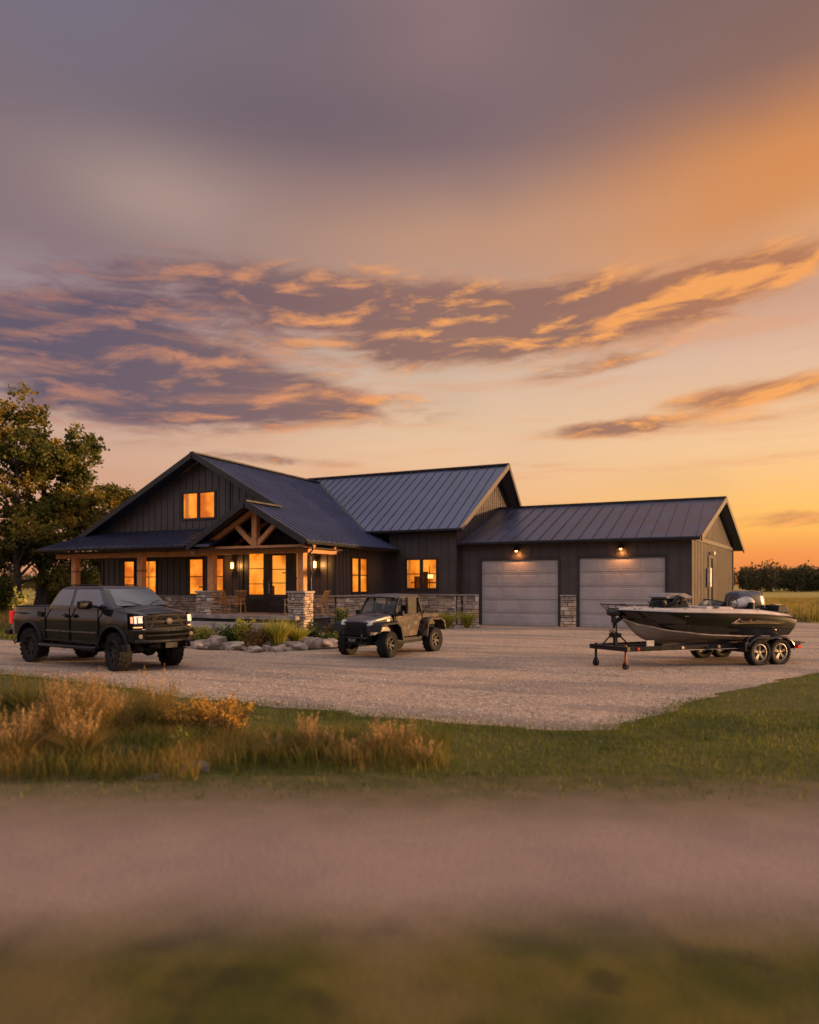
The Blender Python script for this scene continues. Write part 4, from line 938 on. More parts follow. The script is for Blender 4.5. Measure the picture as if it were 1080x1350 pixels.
def utv():
    W = lambda x: curve([(-.35,.60), (.0,.58), (.35,.55), (.5,.50)], x)
    b = shell([-.36,-.3,-.1,.1,.25,.36,.44,.50], W, lambda x: .62, lambda x: curve([(-.36,1.14), (-.1,1.12), (.25,1.06), (.44,1.0), (.5,.94)], x), lambda x: .03, [], shoulder=.05, tuck=0, sh_in=.05)
    b.build('hood', M['uroof'], UV, smooth=40)
    q = MB(); q.box(-2.35,.35,-.40,.40,.40,.62); q.box(-1.75,-.45,-.62,.62,.36,.48)
    for ax in (0,-2.2):
        q.tube([(ax,-.55,.34),(ax,.55,.34)], .035, 8)
        for s in (-1,1): q.beam((ax-.12,s*.25,.45),(ax,s*.55,.36),.05,.04); q.beam((ax+.12,s*.25,.45),(ax,s*.55,.36),.05,.04); q.tube([(ax,s*.5,.38),(ax-.05,s*.38,.85)], .035, 8)
    q.build('chassis', M['black'], UV)
    xf = lambda y: .53-.06*abs(y/.5)**2.5
    q = MB(); front_patch(q, xf, -.46,.46, .60,.93, .0, .05, .8, 12, .1); q.build('grille', M['black'], UV)
    q = MB()
    for z in (.66,.71,.76,.81): front_patch(q, xf, -.30,.30, z,z+.016, .02, .05, .8, 10, .03)
    q.build('grille_bar', M['trimgrey'], UV)
    q = MB(); q.box(.545,.555,-.07,.07,.735,.80); q.build('badge', M['trimgrey'], UV)
    q = MB(); q.tube([(.42,-.42,.56),(.62,-.36,.54),(.66,0,.54),(.62,.36,.54),(.42,.42,.56)], .032, 8); q.tube([(.42,-.40,.42),(.60,-.34,.40),(.62,0,.40),(.60,.34,.40),(.42,.40,.42)], .025, 8)
    for y in (-.3,.3): q.tube([(.62,y,.40),(.65,y,.56),(.60,y,.78)], .024, 8)
    q.box(.30,.60,-.28,.28,.36,.40); q.build('front_bumper', M['black'], UV, smooth=50)
    q = MB(); q.box(.665,.675,-.12,.12,.44,.55); q.build('licence_plate', pmat('plate_dark', (.10,.10,.095), .5), UV)
    hl = glow_mat('clear_lens', (1,.85,.65), .12); nodes(hl)[1].inputs['Base Color'].default_value = (.22,.21,.20,1); nodes(hl)[1].inputs['Roughness'].default_value = .1
    am = glow_mat('amber_lens', (1,.45,.06), 1.6)
    for s in (-1,1):
        q = MB(); q.prism([(.36,.30),(.40,.50),(.24,.56),(.20,.50)], lambda x, y: (x+.13, s*y, .90-.15*(x-.2)), lambda x, y: (x+.10, s*y, 1.025-.2*(x-.2))); q.build('headlight', hl, UV, bevel=.01)
        q = MB(); q.box(-.20,-.08,min(s*.60,s*.62),max(s*.60,s*.62),.96,1.02); q.build('turn_signal', am, UV, bevel=.01)
        for pts, mm, nm in (([(.50,.70),(.42,.84),(.30,.90),(-.26,.92),(-.42,.80),(-.52,.44)], M['black'], 'front_fender'), ([(-1.72,.50),(-1.80,.86),(-1.94,.96),(-2.46,.96),(-2.60,.86),(-2.68,.62)], M['camo'], 'rear_fender')):
            q = MB(); rows = []
            for i, (x, z) in enumerate(pts):
                x2 = -2.2+(x+2.2)*1.09 if x < -1 else x*1.09; z2 = z+.055 if 0 < i < len(pts)-1 else z
                rows.append([(x, s*.46, z), (x, s*.80, z), (x, s*.835, z-.02), (x2, s*.84, z2-.03), (x2, s*.80, z2), (x2, s*.46, z2)])
            q.grid(rows, close=True); q.build(nm, mm, UV, smooth=25)
        q = MB(); q.prism([(.46,.86),(.42,.97),(-.36,1.06),(-.40,.80)], lambda x, z: (x, s*.50, z), lambda x, z: (x, s*.60, z-.02)); q.build('hood_side', M['camo'], UV, bevel=.015)
        # cab side: door, pillars
        q = MB(); q.prism([(-.55,.50),(-.52,.78),(-.42,1.10),(-1.52,1.12),(-1.60,.90),(-1.45,.52)], lambda x, z: (x, s*.60, z), lambda x, z: (x, s*.645, z)); d = q.build('door', M['camo'], UV, bevel=.012)
        q = MB(); q.prism([(-1.42,.93),(-1.30,1.04),(-1.48,1.06),(-1.54,.93)], lambda x, z: (x, s*.640, z), lambda x, z: (x, s*.650, z)); q.build('door_vent', M['black'], d)
        q = MB(); q.box(-1.5,-.45,min(s*.60,s*.70),max(s*.60,s*.70),.34,.39); q.tube([(-1.6,s*.68,.37),(-.45,s*.68,.37)], .03, 8); q.build('running_board', M['trimgrey'], UV)
        q = MB()
        for p0, p1 in (((-.40,s*.60,1.10),(-.72,s*.54,1.60)), ((-1.55,s*.60,1.10),(-1.62,s*.56,1.60)), ((-1.02,s*.61,1.12),(-1.06,s*.56,1.60)), ((-.72,s*.54,1.60),(-1.62,s*.56,1.60)), ((-.40,s*.61,1.11),(-1.55,s*.61,1.12)), ((-.40,s*.60,1.1),(-.58,s*.60,.5)), ((-1.55,s*.60,1.1),(-1.86,s*.58,1.08)), ((-1.62,s*.56,1.58),(-1.84,s*.56,1.10))):
            q.beam(p0, p1, .05, .055)
        q.build('roll_cage', M['black'], UV)
        q = MB(); q.prism([(-1.09,1.14),(-1.09,1.57),(-1.59,1.57),(-1.52,1.14)], lambda x, z: (x, s*(.60-.09*(z-1.12)), z), lambda x, z: (x, s*(.592-.09*(z-1.12)), z)); q.build('side_window', M['ugl'], UV)
        q = MB(); q.box(-.58,-.50,min(s*.66,s*.83),max(s*.66,s*.83),1.10,1.24); q.beam((-.55,s*.60,1.12),(-.55,s*.68,1.15),.03,.03); q.build('side_mirror', M['black'], UV, bevel=.02)
        q = MB(); q.box(-1.75,-1.62,min(s*.48,s*.60),max(s*.48,s*.60),.62,1.08); q.build('rear_quarter', M['camo'], UV)
    q = MB(); q.grid([[(lrp(-.40,-.70,f), y, lrp(1.14,1.585,f)) for y in np.linspace(-.56+.05*f, .56-.05*f, 5)] for f in (0,.5,1)]); q.build('windshield', M['ugl'], UV)
    q = MB(); q.beam((-.38,-.58,1.13),(-.38,.58,1.13),.06,.05); q.beam((-.70,-.54,1.60),(-.70,.54,1.60),.06,.05); q.tube([(-.37,-.4,1.16),(-.46,-.05,1.21)], .01, 5); q.tube([(-.37,.1,1.16),(-.46,.42,1.21)], .01, 5); q.build('windshield_frame', M['black'], UV)
    rows = []
    for x, hw, z in ((-.60,.50,1.60), (-.66,.56,1.645), (-.80,.60,1.675), (-1.2,.61,1.69), (-1.55,.60,1.675), (-1.68,.57,1.645), (-1.72,.50,1.60)):
        rows.append([(x,-hw,z-.07), (x,-hw-.01,z-.03), (x,-hw+.04,z), (x,0,z+.02), (x,hw-.04,z), (x,hw+.01,z-.03), (x,hw,z-.07)])
    q = MB(); q.grid(rows); q.box(-1.68,-.64,-.55,.55,1.575,1.60); q.build('roof', M['uroof'], UV, smooth=50)
    q = MB()
    for s in (-1,1): q.box(-1.5,-1.05,s*.30-.22,s*.30+.22,.62,.80); q.box(-1.55,-1.42,s*.30-.22,s*.30+.22,.80,1.36)
    q.build('seat', pmat('dark_seat', (.04,.03,.025), .7), UV, bevel=.03)
    q = MB(); q.tube([(-.50,.28,1.10),(-.72,.28,1.13)], .02, 6); q.lathe([(.15,-.012),(.165,0),(.15,.012),(.135,0),(.15,-.012)], 20, 'X', (-.74,.28,1.15)); q.box(-.55,-.40,-.55,.55,.9,1.12); q.build('dashboard', M['black'], UV)
    q = MB(); q.box(-2.62,-1.76,-.62,.62,.80,.85)
    for s in (-1,1): q.box(-2.62,-1.76,min(s*.58,s*.63),max(s*.58,s*.63),.85,1.12)
    q.box(-2.62,-2.58,-.58,.58,.85,1.12); q.box(-1.80,-1.76,-.58,.58,.85,1.12); q.build('cargo_bed', M['camo'], UV, bevel=.01)
    q = MB()
    for s in (-1,1): q.tube([(-1.85,s*.60,1.11),(-1.85,s*.60,1.20),(-2.55,s*.60,1.19),(-2.55,s*.60,1.11)], .018, 6)
    q.tube([(-2.55,-.60,1.19),(-2.55,.60,1.19)], .018, 6); q.box(-2.4,-1.9,-.4,.4,.90,1.17); q.build('bed_rail', M['black'], UV)
    for x, st in ((-2.2,0),(0,R(6))):
        for s in (-1,1): wheel(UV, x, s*.68, .36, .27, s, st, .55, 6, M['urim'], 18)
M['ugl'] = glass_mat('cab_glass', (.42,.46,.52), .04, .1, .55); M['uroof'] = pmat('dark_roof_plastic', (.05,.042,.045), .35, 0, .1, 2, coat=.3); M['urim'] = pmat('bronze_rim', (.022,.02,.019), .5, .2)
utv()
# ------------------------------------------------------------------ bass boat on its tandem trailer (local x runs aft, near side is -y)
BO = (-.47, 19.82, 0)
TL = empty('boat_trailer', BO, R(45), 'black tandem-axle boat trailer with silver wheels and front caster jacks, under the boat', 'boat trailer')
BT = empty('motor_boat', (BO[0], BO[1], 0), R(45), 'black and grey bass boat with beige deck and dark engine cowl, on the trailer', 'boat')
M['hull'] = pmat('black_gelcoat', (.006, .0055, .0055), .3, 0, .1, 1, coat=1.0, cior=1.6, spec=.1)
M['hullb'] = pmat('grey_gelcoat', (.27, .235, .20), .35, 0, .08, 2, coat=.4)
M['deck'] = pmat('beige_deck', (.52, .44, .37), .45, 0, .08, 3, coat=.3)
M['stripe'] = pmat('pale_stripe', (.55, .47, .38), .3)
M['carpet'] = pmat('dark_boat_carpet', (.05, .045, .045), .95)
def boat():
    gx = lambda u: lrp(-3.40, 1.36, u); cx = lambda u: lrp(-3.16, 1.12, u); kx = lambda u: lrp(-3.02, 1.06, u)
    gw = lambda x: curve([(-3.4,.03), (-3.3,.20), (-3.1,.36), (-2.75,.56), (-2.2,.76), (-1.2,.91), (0,.96), (.8,.95), (1.36,.90)], x)
    gz = lambda x: curve([(-3.4,1.34), (-2.2,1.29), (0,1.24), (1.0,1.17), (1.36,1.11)], x)
    cw = lambda x: curve([(-3.16,.02), (-2.9,.18), (-2.4,.48), (-1.6,.72), (-.5,.82), (1.12,.84)], x)
    cz = lambda x: curve([(-3.16,1.13), (-2.8,.99), (-2.2,.86), (-1.2,.755), (0,.70), (1.12,.69)], x)
    kz = lambda x: curve([(-3.02,1.04), (-2.86,.86), (-2.72,.72), (-2.5,.60), (-2.1,.53), (-1.2,.50), (1.06,.50)], x)
    us = [0,.008,.02,.04,.07,.1,.14,.18,.23,.3,.38,.47,.56,.66,.76,.86,.94,1]
    def side(u, s, f):                        # f 0 chine .. 1 gunwale
        x = lrp(cx(u), gx(u), f); w = lrp(cw(cx(u)), gw(gx(u)), f)+.05*math.sin(math.pi*f)*min(1, u*4)
        return (x, s*w, lrp(cz(cx(u)), gz(gx(u)), f))
    fs = [0,.12,.26,.40,.42,.56,.7,.85,1]
    q = MB()
    for s in (-1, 1): q.grid([[side(u, s, f) if f != .42 else (lambda p: (p[0], p[1]+s*.012, p[2]))(side(u, s, f)) for f in fs] for u in us])
    A = [side(1, -1, f) for f in fs]; B = [side(1, 1, f) for f in fs]; q.grid([A, B]); q.build('hull_side', M['hull'], BT, smooth=40)
    q = MB()
    for s in (-1, 1):
        rows = []
        for u in us:
            r = []
            for f in (0,.2,.4,.42,.7,.72,.9,1):
                x = lrp(kx(u), cx(u), f); z = lrp(kz(kx(u)), cz(cx(u)), f**1.25)-(.012 if f in (.42,.72) else 0); r.append((x, s*cw(cx(u))*f, z))
            rows.append(r)
        q.grid(rows)
    q.add([side(1,-1,0), side(1,1,0), (1.06,0,.50)], [(0,1,2)])
    q.build('hull_bottom', M['hullb'], BT, smooth=30)
    q = MB()
    for s in (-1, 1): q.grid([[(lambda p: (p[0], p[1]+s*(.012+.006*k), p[2]-.012+.03*k/2))(side(u, s, 0)) for k in (0,1,2)] for u in us])
    q.build('chine_stripe', M['stripe'], BT, smooth=60)
    # rub rail and deck cap with cockpit
    q = MB()
    for s in (-1, 1): q.tube([(gx(u), s*(gw(gx(u))+.012), gz(gx(u))) for u in us], .020, 6)
    q.tube([(1.365,-.9,1.115), (1.37,0,1.14), (1.365,.9,1.115)], .02, 6); q.build('rub_rail', M['black'], BT, smooth=60)
    def dz(x): return curve([(-3.4,.03), (-2.6,.09), (-1.2,.11), (.4,.11), (.9,.09), (1.36,.02)], x)
    q = MB(); rows = []
    for u in us:
        x = gx(u); w_ = gw(x); z = gz(x); inn = x > -1.5 and x < .2
        rows.append([(x,-w_,z+.01), (x+.0,-w_*.975,z+dz(x)*.7), (x,-w_*.90,z+dz(x)), (x,-w_*.70,z+dz(x)+.01), (x,-w_*.68,z+(dz(x)+.012 if not inn else -.35)), (x,0,z+(dz(x)+.03 if not inn else -.35)),
                     (x,w_*.68,z+(dz(x)+.012 if not inn else -.35)), (x,w_*.70,z+dz(x)+.01), (x,w_*.90,z+dz(x)), (x,w_*.975,z+dz(x)*.7), (x,w_,z+.01)])
    q.grid(rows); q.build('deck', M['deck'], BT, smooth=40)
    for x0, x1 in ((-2.75,-2.25), (.30,.95)):
        q = MB(); q.box(x0,x1,-.42,.42,1.36,1.395 if x0 < 0 else 1.37); q.build('deck_hatch', M['carpet'], BT, bevel=.01)
    # twin consoles with windscreens
    for s in (-1, 1):
        q = MB(); q.prism([(-1.42,1.25), (-1.36,1.44), (-.62,1.42), (-.42,1.32), (-.42,1.0), (-1.3,1.0)], lambda x, z: (x, s*.30, z), lambda x, z: (x, s*.80, z)); c = q.build('console', M['deck'], BT, bevel=.03)
        q = MB(); rows = []
        for f in np.linspace(0, 1, 9):
            a = math.pi*f; y = s*.55-.27*math.cos(a); bx = -1.02-.34*math.sin(a)**.8
            rows.append([(bx, y, 1.40), (bx+.20, s*.55+(y-s*.55)*.86, 1.54+.06*math.sin(a))])
        q.grid(rows); q.build('windscreen', M['ugl'], c, smooth=180)
        q = MB(); q.tube([r[1] for r in rows], .012, 6); q.tube([r[0] for r in rows], .010, 6); q.build('windscreen_trim', M['blackm'], c, smooth=60)
    q = MB(); q.tube([(-.45,-.55,1.42), (-.36,-.55,1.50)], .02, 6); q.lathe([(.14,-.014), (.155,0), (.14,.014), (.128,0), (.14,-.014)], 20, 'X', (-.33,-.55,1.50)); q.build('steering_wheel', M['black'], BT, smooth=60)
    # seats: two dark low ones and one pale bucket
    for y in (-.45,.45):
        q = MB(); q.box(-.25,.20,y-.22,y+.22,1.18,1.32); q.box(.14,.26,y-.22,y+.22,1.30,1.52); q.build('boat_seat', M['black'], BT, bevel=.04)
    q = MB(); rows = []
    for f in np.linspace(0, 1, 9):
        x = lrp(-.12,.36,f); z = lrp(1.43,1.53,f); k = .10+.055*f
        if f in (0, 1): k *= .8
        rows.append([(x-.25*k*math.sin(a), -.36+1.5*k*math.cos(a), z+k*math.sin(a)) for a in np.linspace(0, 2*math.pi, 15)[:-1]])
    q.grid(rows, close=True); q.add(rows[-1], [tuple(range(14))]); q.add(rows[0], [tuple(range(14))][:1]); q.lathe([(0,.03),(.06,.02),(.07,-.02)], 12, 'X', (.365,-.36,1.53)); q.build('rolled_seat_pad', pmat('pale_vinyl', (.46,.40,.36), .5), BT, smooth=50)
    # engine cowl
    q = MB(); rows = []
    for x, k, z1 in ((.18,.55,1.66), (.21,.86,1.735), (.30,.98,1.79), (.5,1.0,1.815), (.75,1.0,1.805), (.86,.97,1.78), (.93,.86,1.72), (.95,.6,1.64)):
        r = []
        for a, b_ in ((-1,0), (-1.03,.3), (-1,.7), (-.93,.9), (-.75,.985), (-.4,1), (0,1), (.4,1), (.75,.985), (.93,.9), (1,.7), (1.03,.3), (1,0)): r.append((x+.06*(b_-.5)*(-1 if x < .5 else 1)*-.6, a*.34*k, 1.33+(z1-1.33)*b_))
        rows.append(r)
    q.grid(rows)
    for r in (rows[0], rows[-1]): q.add(r, [tuple(range(len(r)))])
    cw_ = q.build('engine_cowl', M['cowl'], BT, smooth=45)
    q = MB(); q.box(.16,.99,-.365,.365,1.30,1.345); q.box(.40,.72,-.2,.2,1.20,1.31); q.build('cowl_base', M['black'], cw_, bevel=.01)
    q = MB(); q.grid([[(x+.012, y*1.01, z) for x, y, z in r] for r in rows[-3:-1]]); q.build('cowl_band', M['stripe'], cw_, smooth=45)
    q = MB(); q.prism([(1.02,1.26), (1.06,1.44), (1.30,1.42), (1.38,1.36), (1.40,1.24)], lambda x, z: (x, -.62, z), lambda x, z: (x, -.20, z)); q.build('stern_box', M['black'], BT, bevel=.02)
    q = MB(); q.box(1.10,1.26,-.52,-.30,1.44,1.465); q.build('stern_plate', M['chrome'], BT)
    q = MB()
    for y in (-.70,.70): q.tube([(1.10,y,1.20), (1.14,y,1.32), (1.30,y,1.29), (1.34,y,1.15)], .014, 6)
    q.build('grab_rail', M['chrome'], BT, smooth=60)
    # outboard leg behind the transom
    q = MB(); q.box(1.12,1.30,-.12,.12,.62,1.18); q.prism([(1.30,1.25),(1.62,1.22),(1.60,.95),(1.48,.52),(1.36,.50),(1.30,.9)], lambda x, z: (x,-.07,z), lambda x, z: (x,.07,z)); q.build('outboard_leg', M['black'], BT, bevel=.02)
    # foredeck electronics / folded pedestal under a pale lid
    q = MB(); q.prism([(-2.30,1.38), (-2.20,1.62), (-1.62,1.66), (-1.50,1.42), (-1.52,1.36)], lambda x, z: (x, -.40, z), lambda x, z: (x, .16, z)); p_ = q.build('foredeck_locker', M['black'], BT, bevel=.03)
    q = MB(); q.prism([(-2.26,1.66), (-2.10,1.74), (-1.70,1.75), (-1.46,1.66), (-1.48,1.63), (-2.2,1.62)], lambda x, z: (x, -.45, z), lambda x, z: (x, .20, z)); q.build('locker_lid', M['lid'], p_, bevel=.012)
    q = MB(); q.tube([(-2.30,-.35,1.42), (-2.05,-.44,1.52), (-1.90,-.46,1.66), (-1.78,-.46,1.64), (-1.86,-.46,1.48)], [.03,.04,.06,.06,.04], 8); q.lathe([(0,-.03),(.07,-.02),(.07,.02),(0,.03)], 14, 'Y', (-2.28,-.42,1.52)); q.build('folded_motor_mount', M['blackm'], BT, smooth=50)
    q = MB()
    for x in (-2.62,-2.48,-2.34): q.tube([(x,-.3,1.38), (x+.05,-.32,1.50), (x-.06,-.34,1.55)], .014, 6)
    q.tube([(-2.66,-.36,1.53), (-2.30,-.33,1.56)], .02, 6); q.build('rod_holder', M['black'], BT)
    # bow rail, trolling motor head, cleats, light
    q = MB()
    for s in (-1, 1):
        q.tube([(-2.62,s*.50,1.38), (-2.72,s*.46,1.475), (-3.35,s*.26,1.47), (-3.72,s*.05,1.50), (-3.50,s*.06,1.33)], .014, 6)
        for x, y in ((-3.05,.36), (-3.38,.20)): q.tube([(x,s*y,1.36), (x-.04,s*y,1.475)], .011, 6)
    q.build('bow_rail', M['blackm'], BT, smooth=60)
    q = MB(); q.lathe([(0,-.17), (.07,-.15), (.10,-.05), (.10,.06), (.075,.15), (0,.18)], 18, 'X', (-3.42,-.03,1.30)); q.tube([(-3.42,-.03,1.3), (-3.40,0,1.05)], [.06,.05], 10); q.box(-3.5,-3.3,-.10,.06,1.34,1.40); q.build('trolling_motor', M['tmot'], BT, smooth=40)
    for x in (-2.95, -1.9, .1, 1.15):
        q = MB(); s = -1
        if 1: y = s*(gw(x)*.93); z = gz(x)+dz(x)*.85; q.tube([(x-.07,y,z+.03), (x+.07,y,z+.03)], .010, 6); q.tube([(x,y,z-.01), (x,y,z+.03)], .010, 6); q.build('cleat', M['chrome'], BT)
    q = MB()
    for x in (-1.95,): u = (x+3.4)/4.76; p = side(u, -1, .84); q.tube([(p[0]-.06,p[1]-.012,p[2]), (p[0]+.06,p[1]-.012,p[2])], .012, 6)
    q.build('side_vent', M['chrome'], BT)
    # side lettering-like script and swoosh, following the hull side
    q = MB()
    def on(x, f): u = (x+3.4)/4.76; p = side(u, -1, f); return (p[0], p[1]-.008, p[2])
    def stroke(pts, r=.006): q.tube([on(*p) for p in pts], r, 5)
    stroke([(-.72,.56), (-.60,.66), (-.50,.80)], .010); stroke([(-.66,.60), (-.58,.72), (-.46,.76), (-.52,.62), (-.64,.60)], .007)
    x = -.44
    for k, (w_, h) in enumerate(((.06,.12), (.05,.10), (.05,.10), (.06,.12), (.04,.16), (.05,.10), (.05,.10), (.04,.12))):
        stroke([(x,.60), (x+w_*.35,.60+h), (x+w_*.6,.60+h*.3), (x+w_,.60+h*.55)], .007); x += w_+.012
    stroke([(-.66,.555), (-.1,.60), (.35,.62), (.80,.63)], .008); stroke([(.04,.70), (.45,.705), (.98,.685)], .006)
    stroke([(.04,.66), (.5,.665), (.92,.66)], .004)
    q.build('side_graphic', M['gold'], BT)
M['cowl'] = pmat('navy_cowl', (.018,.02,.032), .28, 0, .1, 2, coat=.8); M['lid'] = pmat('grey_lid', (.20,.19,.19), .4); M['tmot'] = pmat('dark_motor_housing', (.03,.028,.034), .3, .3); M['gold'] = pmat('gold_foil', (.55,.40,.22), .35, .5)
boat()
def trailer():
    q = MB(); q.beam((-3.74,.42,.475), (-3.50,-.72,.475), .10, .11); q.build('front_crossbar', M['blackm'], TL, bevel=.008)
    for s, x0, y0 in ((-1,-3.50,-.66), (1,-3.70,.38)):
        q = MB(); q.beam((x0,y0,.475), (-.3,s*.74,.475), .07,.11); q.beam((-.3,s*.74,.475), (1.25,s*.74,.475), .07,.11); q.build('side_rail', M['blackm'], TL)
    for x in (-1.3,.36,1.2):
        q = MB(); q.beam((x,-.78,.44), (x,.78,.44), .07,.09); q.build('crossmember', M['blackm'], TL)
    for y in (-.38,.38):
        q = MB(); q.beam((-2.3,y,.52), (1.15,y,.55), .07,.05); q.build('bunk', M['carpet'], TL)
    for i, (x, y) in enumerate(((-3.51,-.62), (-3.68,.30))):
        q = MB(); q.tube([(x,y,.15), (x,y,.56)], .030, 10); q.box(x-.03,x+.03,y-.05,y+.05,.12,.2)
        j = q.build('jack', M['jackred'] if i == 0 else M['blackm'], TL, smooth=50)
        q = MB(); q.lathe([(0,-.03), (.07,-.03), (.085,-.015), (.085,.015), (.07,.03), (0,.03)], 18, 'Y', (x,y,.087)); q.build('caster_wheel', M['rubber'], j, smooth=40)
        q = MB()
        for sy in (-1,1): q.beam((x,y+sy*.045,.08), (x,y+sy*.04,.17), .03,.01, (1,0,0))
        q.build('caster_fork', M['chrome'], j)
    q = MB(); q.tube([(-3.34,0,.50), (-3.36,0,1.10)], [.055,.05], 10); q.beam((-3.34,0,1.08), (-3.22,0,1.14), .10,.08)
    for p in ((-3.62,.16,.50), (-3.52,-.28,.50), (-2.95,0,.50)): q.tube([(-3.36,0,.86), p], .018, 6)
    q.box(-3.46,-3.24,-.09,.09,.70,.80); q.build('winch_post', M['blackm'], TL, smooth=50)
    q = MB(); q.lathe([(0,-.06), (.06,-.055), (.06,.055), (0,.06)], 14, 'Y', (-3.42,0,.86)); q.tube([(-3.42,-.06,.86),(-3.42,-.12,.86),(-3.42,-.12,.98)], .012, 6); q.build('winch', M['chrome'], TL, smooth=50)
    q = MB(); q.beam((-3.6,-.05,.475), (-2.5,0,.475), .08,.09); q.beam((-2.5,0,.475), (-1.3,-.1,.45), .08,.09); q.build('tongue_beam', M['blackm'], TL)
    q = MB(); q.box(-2.93,-2.72,-.62,-.60,.52,.66); q.build('number_plate', pmat('white_plate', (.5,.46,.40), .5), TL)
    for x, z, mm in ((-3.22,.475,M['reflr']), (-.95,.475,M['refla']), (-2.0,.475,M['refla'])):
        q = MB(); yy = -.66-(x+3.5)/3.2*.08-.042; q.lathe([(0,-.012), (.035,-.008), (.038,.01)], 14, 'Y', (x,yy,z)); q.build('reflector', mm, TL)
    q = MB(); q.beam((-2.9,-.705,.415), (-.45,-.785,.415), .012,.012); q.build('rail_pinstripe', M['stripe'], TL)
    for s in (-1,1):
        for x in (.05,.69): wheel(TL, x, s*.93, .325, .22, s, 0, .62, 5, M['alu'], 26)
        # tandem fender: two humps
        q = MB(); rows = []
        pts = [(-.34,.40), (-.34,.52), (-.24,.63), (-.08,.70), (.10,.725), (.28,.70), (.37,.685), (.46,.70), (.64,.725), (.82,.70), (.98,.63), (1.08,.52), (1.08,.40)]
        for x, z in pts: rows.append([(x, s*.79, z), (x, s*1.06, z), (x, s*1.07, z-.05), (x, s*1.06, z-.055), (x, s*1.055, z-.012), (x, s*.79, z-.012)])
        q.grid(rows, close=True); q.build('fender', M['fender'], TL, smooth=50)
        q = MB(); q.box(-.44,-.33,s*.93-.12,s*.93+.12,.36,.58); q.build('fender_step', M['blackm'], TL, bevel=.01)
    for x in (.05,.69):
        q = MB(); q.tube([(x,-.9,.315), (x,.9,.315)], .035, 8); q.build('axle', M['black'], TL)
    q = MB(); q.box(1.22,1.42,-.95,.95,.46,.56); q.box(1.30,1.62,-.90,-.55,.50,.53); q.build('rear_bumper', M['blackm'], TL, bevel=.01)
    q = MB(); q.box(1.32,1.44,-.96,-.80,.38,.46); q.build('tail_light', M['reflr'], TL, bevel=.01)
M['jackred'] = pmat('red_banded_jack', (.30,.09,.05), .5, .2); M['reflr'] = pmat('glowing_red_reflector', (.6,.03,.02), .3, emis=(1,.05,.02), es=.08); M['refla'] = pmat('amber_reflector', (.7,.5,.3), .3); M['fender'] = pmat('polished_dark_fender', (.03,.03,.035), .12, .6, .05, 2, coat=1)  # red reflector's glint is a faint emission of its own
trailer()
# ------------------------------------------------------------------ vegetation
rng = np.random.default_rng(11)
def np_mesh(name, V, F, m, parent=None):
    me = bpy.data.meshes.new(name); me.from_pydata(V.tolist(), [], F if isinstance(F, list) else F.tolist()); me.update()
    return link_mesh(name, me, m, parent)
def leaves(name, C, size, m, parent=None, aspect=.6, droop=.0):
    """one small folded-flat leaf (quad) per centre, random orientation"""
    n = len(C); s = size*rng.uniform(.6, 1.3, n)[:, None]
    a = rng.normal(size=(n, 3)); a[:, 2] -= droop; a /= np.linalg.norm(a, axis=1)[:, None]
    b = rng.normal(size=(n, 3)); b -= (b*a).sum(1)[:, None]*a; b /= np.linalg.norm(b, axis=1)[:, None]
    V = np.empty((n, 4, 3)); V[:, 0] = C-a*s*.5; V[:, 1] = C+b*s*aspect*.5; V[:, 2] = C+a*s*.5; V[:, 3] = C-b*s*aspect*.5
    return np_mesh(name, V.reshape(-1, 3), np.arange(n*4).reshape(n, 4), m, parent)
def blades(name, P, h, wdt, lean, m, parent=None, curl=.5):
    n = len(P); h = np.broadcast_to(h, n)*rng.uniform(.6, 1.15, n); ang = rng.uniform(0, 2*np.pi, n)
    d = np.stack([np.cos(ang), np.sin(ang), np.zeros(n)], 1) if np.isscalar(lean) else lean[:, :3].copy()
    L = (rng.uniform(.1, 1, n)*lean if np.isscalar(lean) else lean[:, 3])[:, None]*h[:, None]
    t2 = rng.uniform(0, 2*np.pi, n); sd = np.stack([np.cos(t2), np.sin(t2), np.zeros(n)], 1)*wdt/2*rng.uniform(.6, 1.3, n)[:, None]
    up = np.array([0, 0, 1.0]); V = np.empty((n, 5, 3))
    V[:, 0] = P-sd; V[:, 1] = P+sd; mid = P+up*h[:, None]*.55+d*L*.35
    V[:, 2] = mid-sd*.75; V[:, 3] = mid+sd*.75; V[:, 4] = P+up*h[:, None]*(1-.25*(L/h[:, None])*curl)+d*L
    b = (np.arange(n)*5)[:, None]
    F = (b+np.array([[0, 1, 3, 2]])).tolist()+(b+np.array([[2, 3, 4]])).tolist()
    return np_mesh(name, V.reshape(-1, 3), F, m, parent)
G = lambda *s: [(p, tuple(c)+(1,)) for p, c in s]
M['leaf_oak'] = island_mat('autumn_leaves', G((0,(.025,.032,.006)), (.3,(.075,.085,.012)), (.55,(.15,.14,.018)), (.8,(.28,.19,.022)), (1,(.44,.24,.028))), .6, transl=.35, nvar=.62, nsc=.45)
M['leaf_far'] = island_mat('far_leaves', G((0,(.028,.034,.016)), (.5,(.055,.056,.022)), (1,(.12,.085,.035))), .8, transl=.2, nvar=.6, nsc=.05)
M['lawn_blade'] = island_mat('lawn_grass', G((0,(.045,.062,.008)), (.5,(.12,.145,.016)), (.85,(.22,.21,.03)), (1,(.34,.26,.07))), .6, transl=.4, nvar=.5, nsc=.8)
M['crop'] = island_mat('crop_grass', G((0,(.08,.085,.018)), (.4,(.20,.17,.035)), (.8,(.42,.29,.06)), (1,(.55,.36,.10))), .6, transl=.45, nvar=.5, nsc=.25)
M['meadow'] = island_mat('meadow_grass', G((0,(.045,.06,.012)), (.45,(.13,.13,.02)), (.75,(.28,.20,.04)), (1,(.42,.22,.07))), .6, transl=.4, nvar=.55, nsc=1.2)
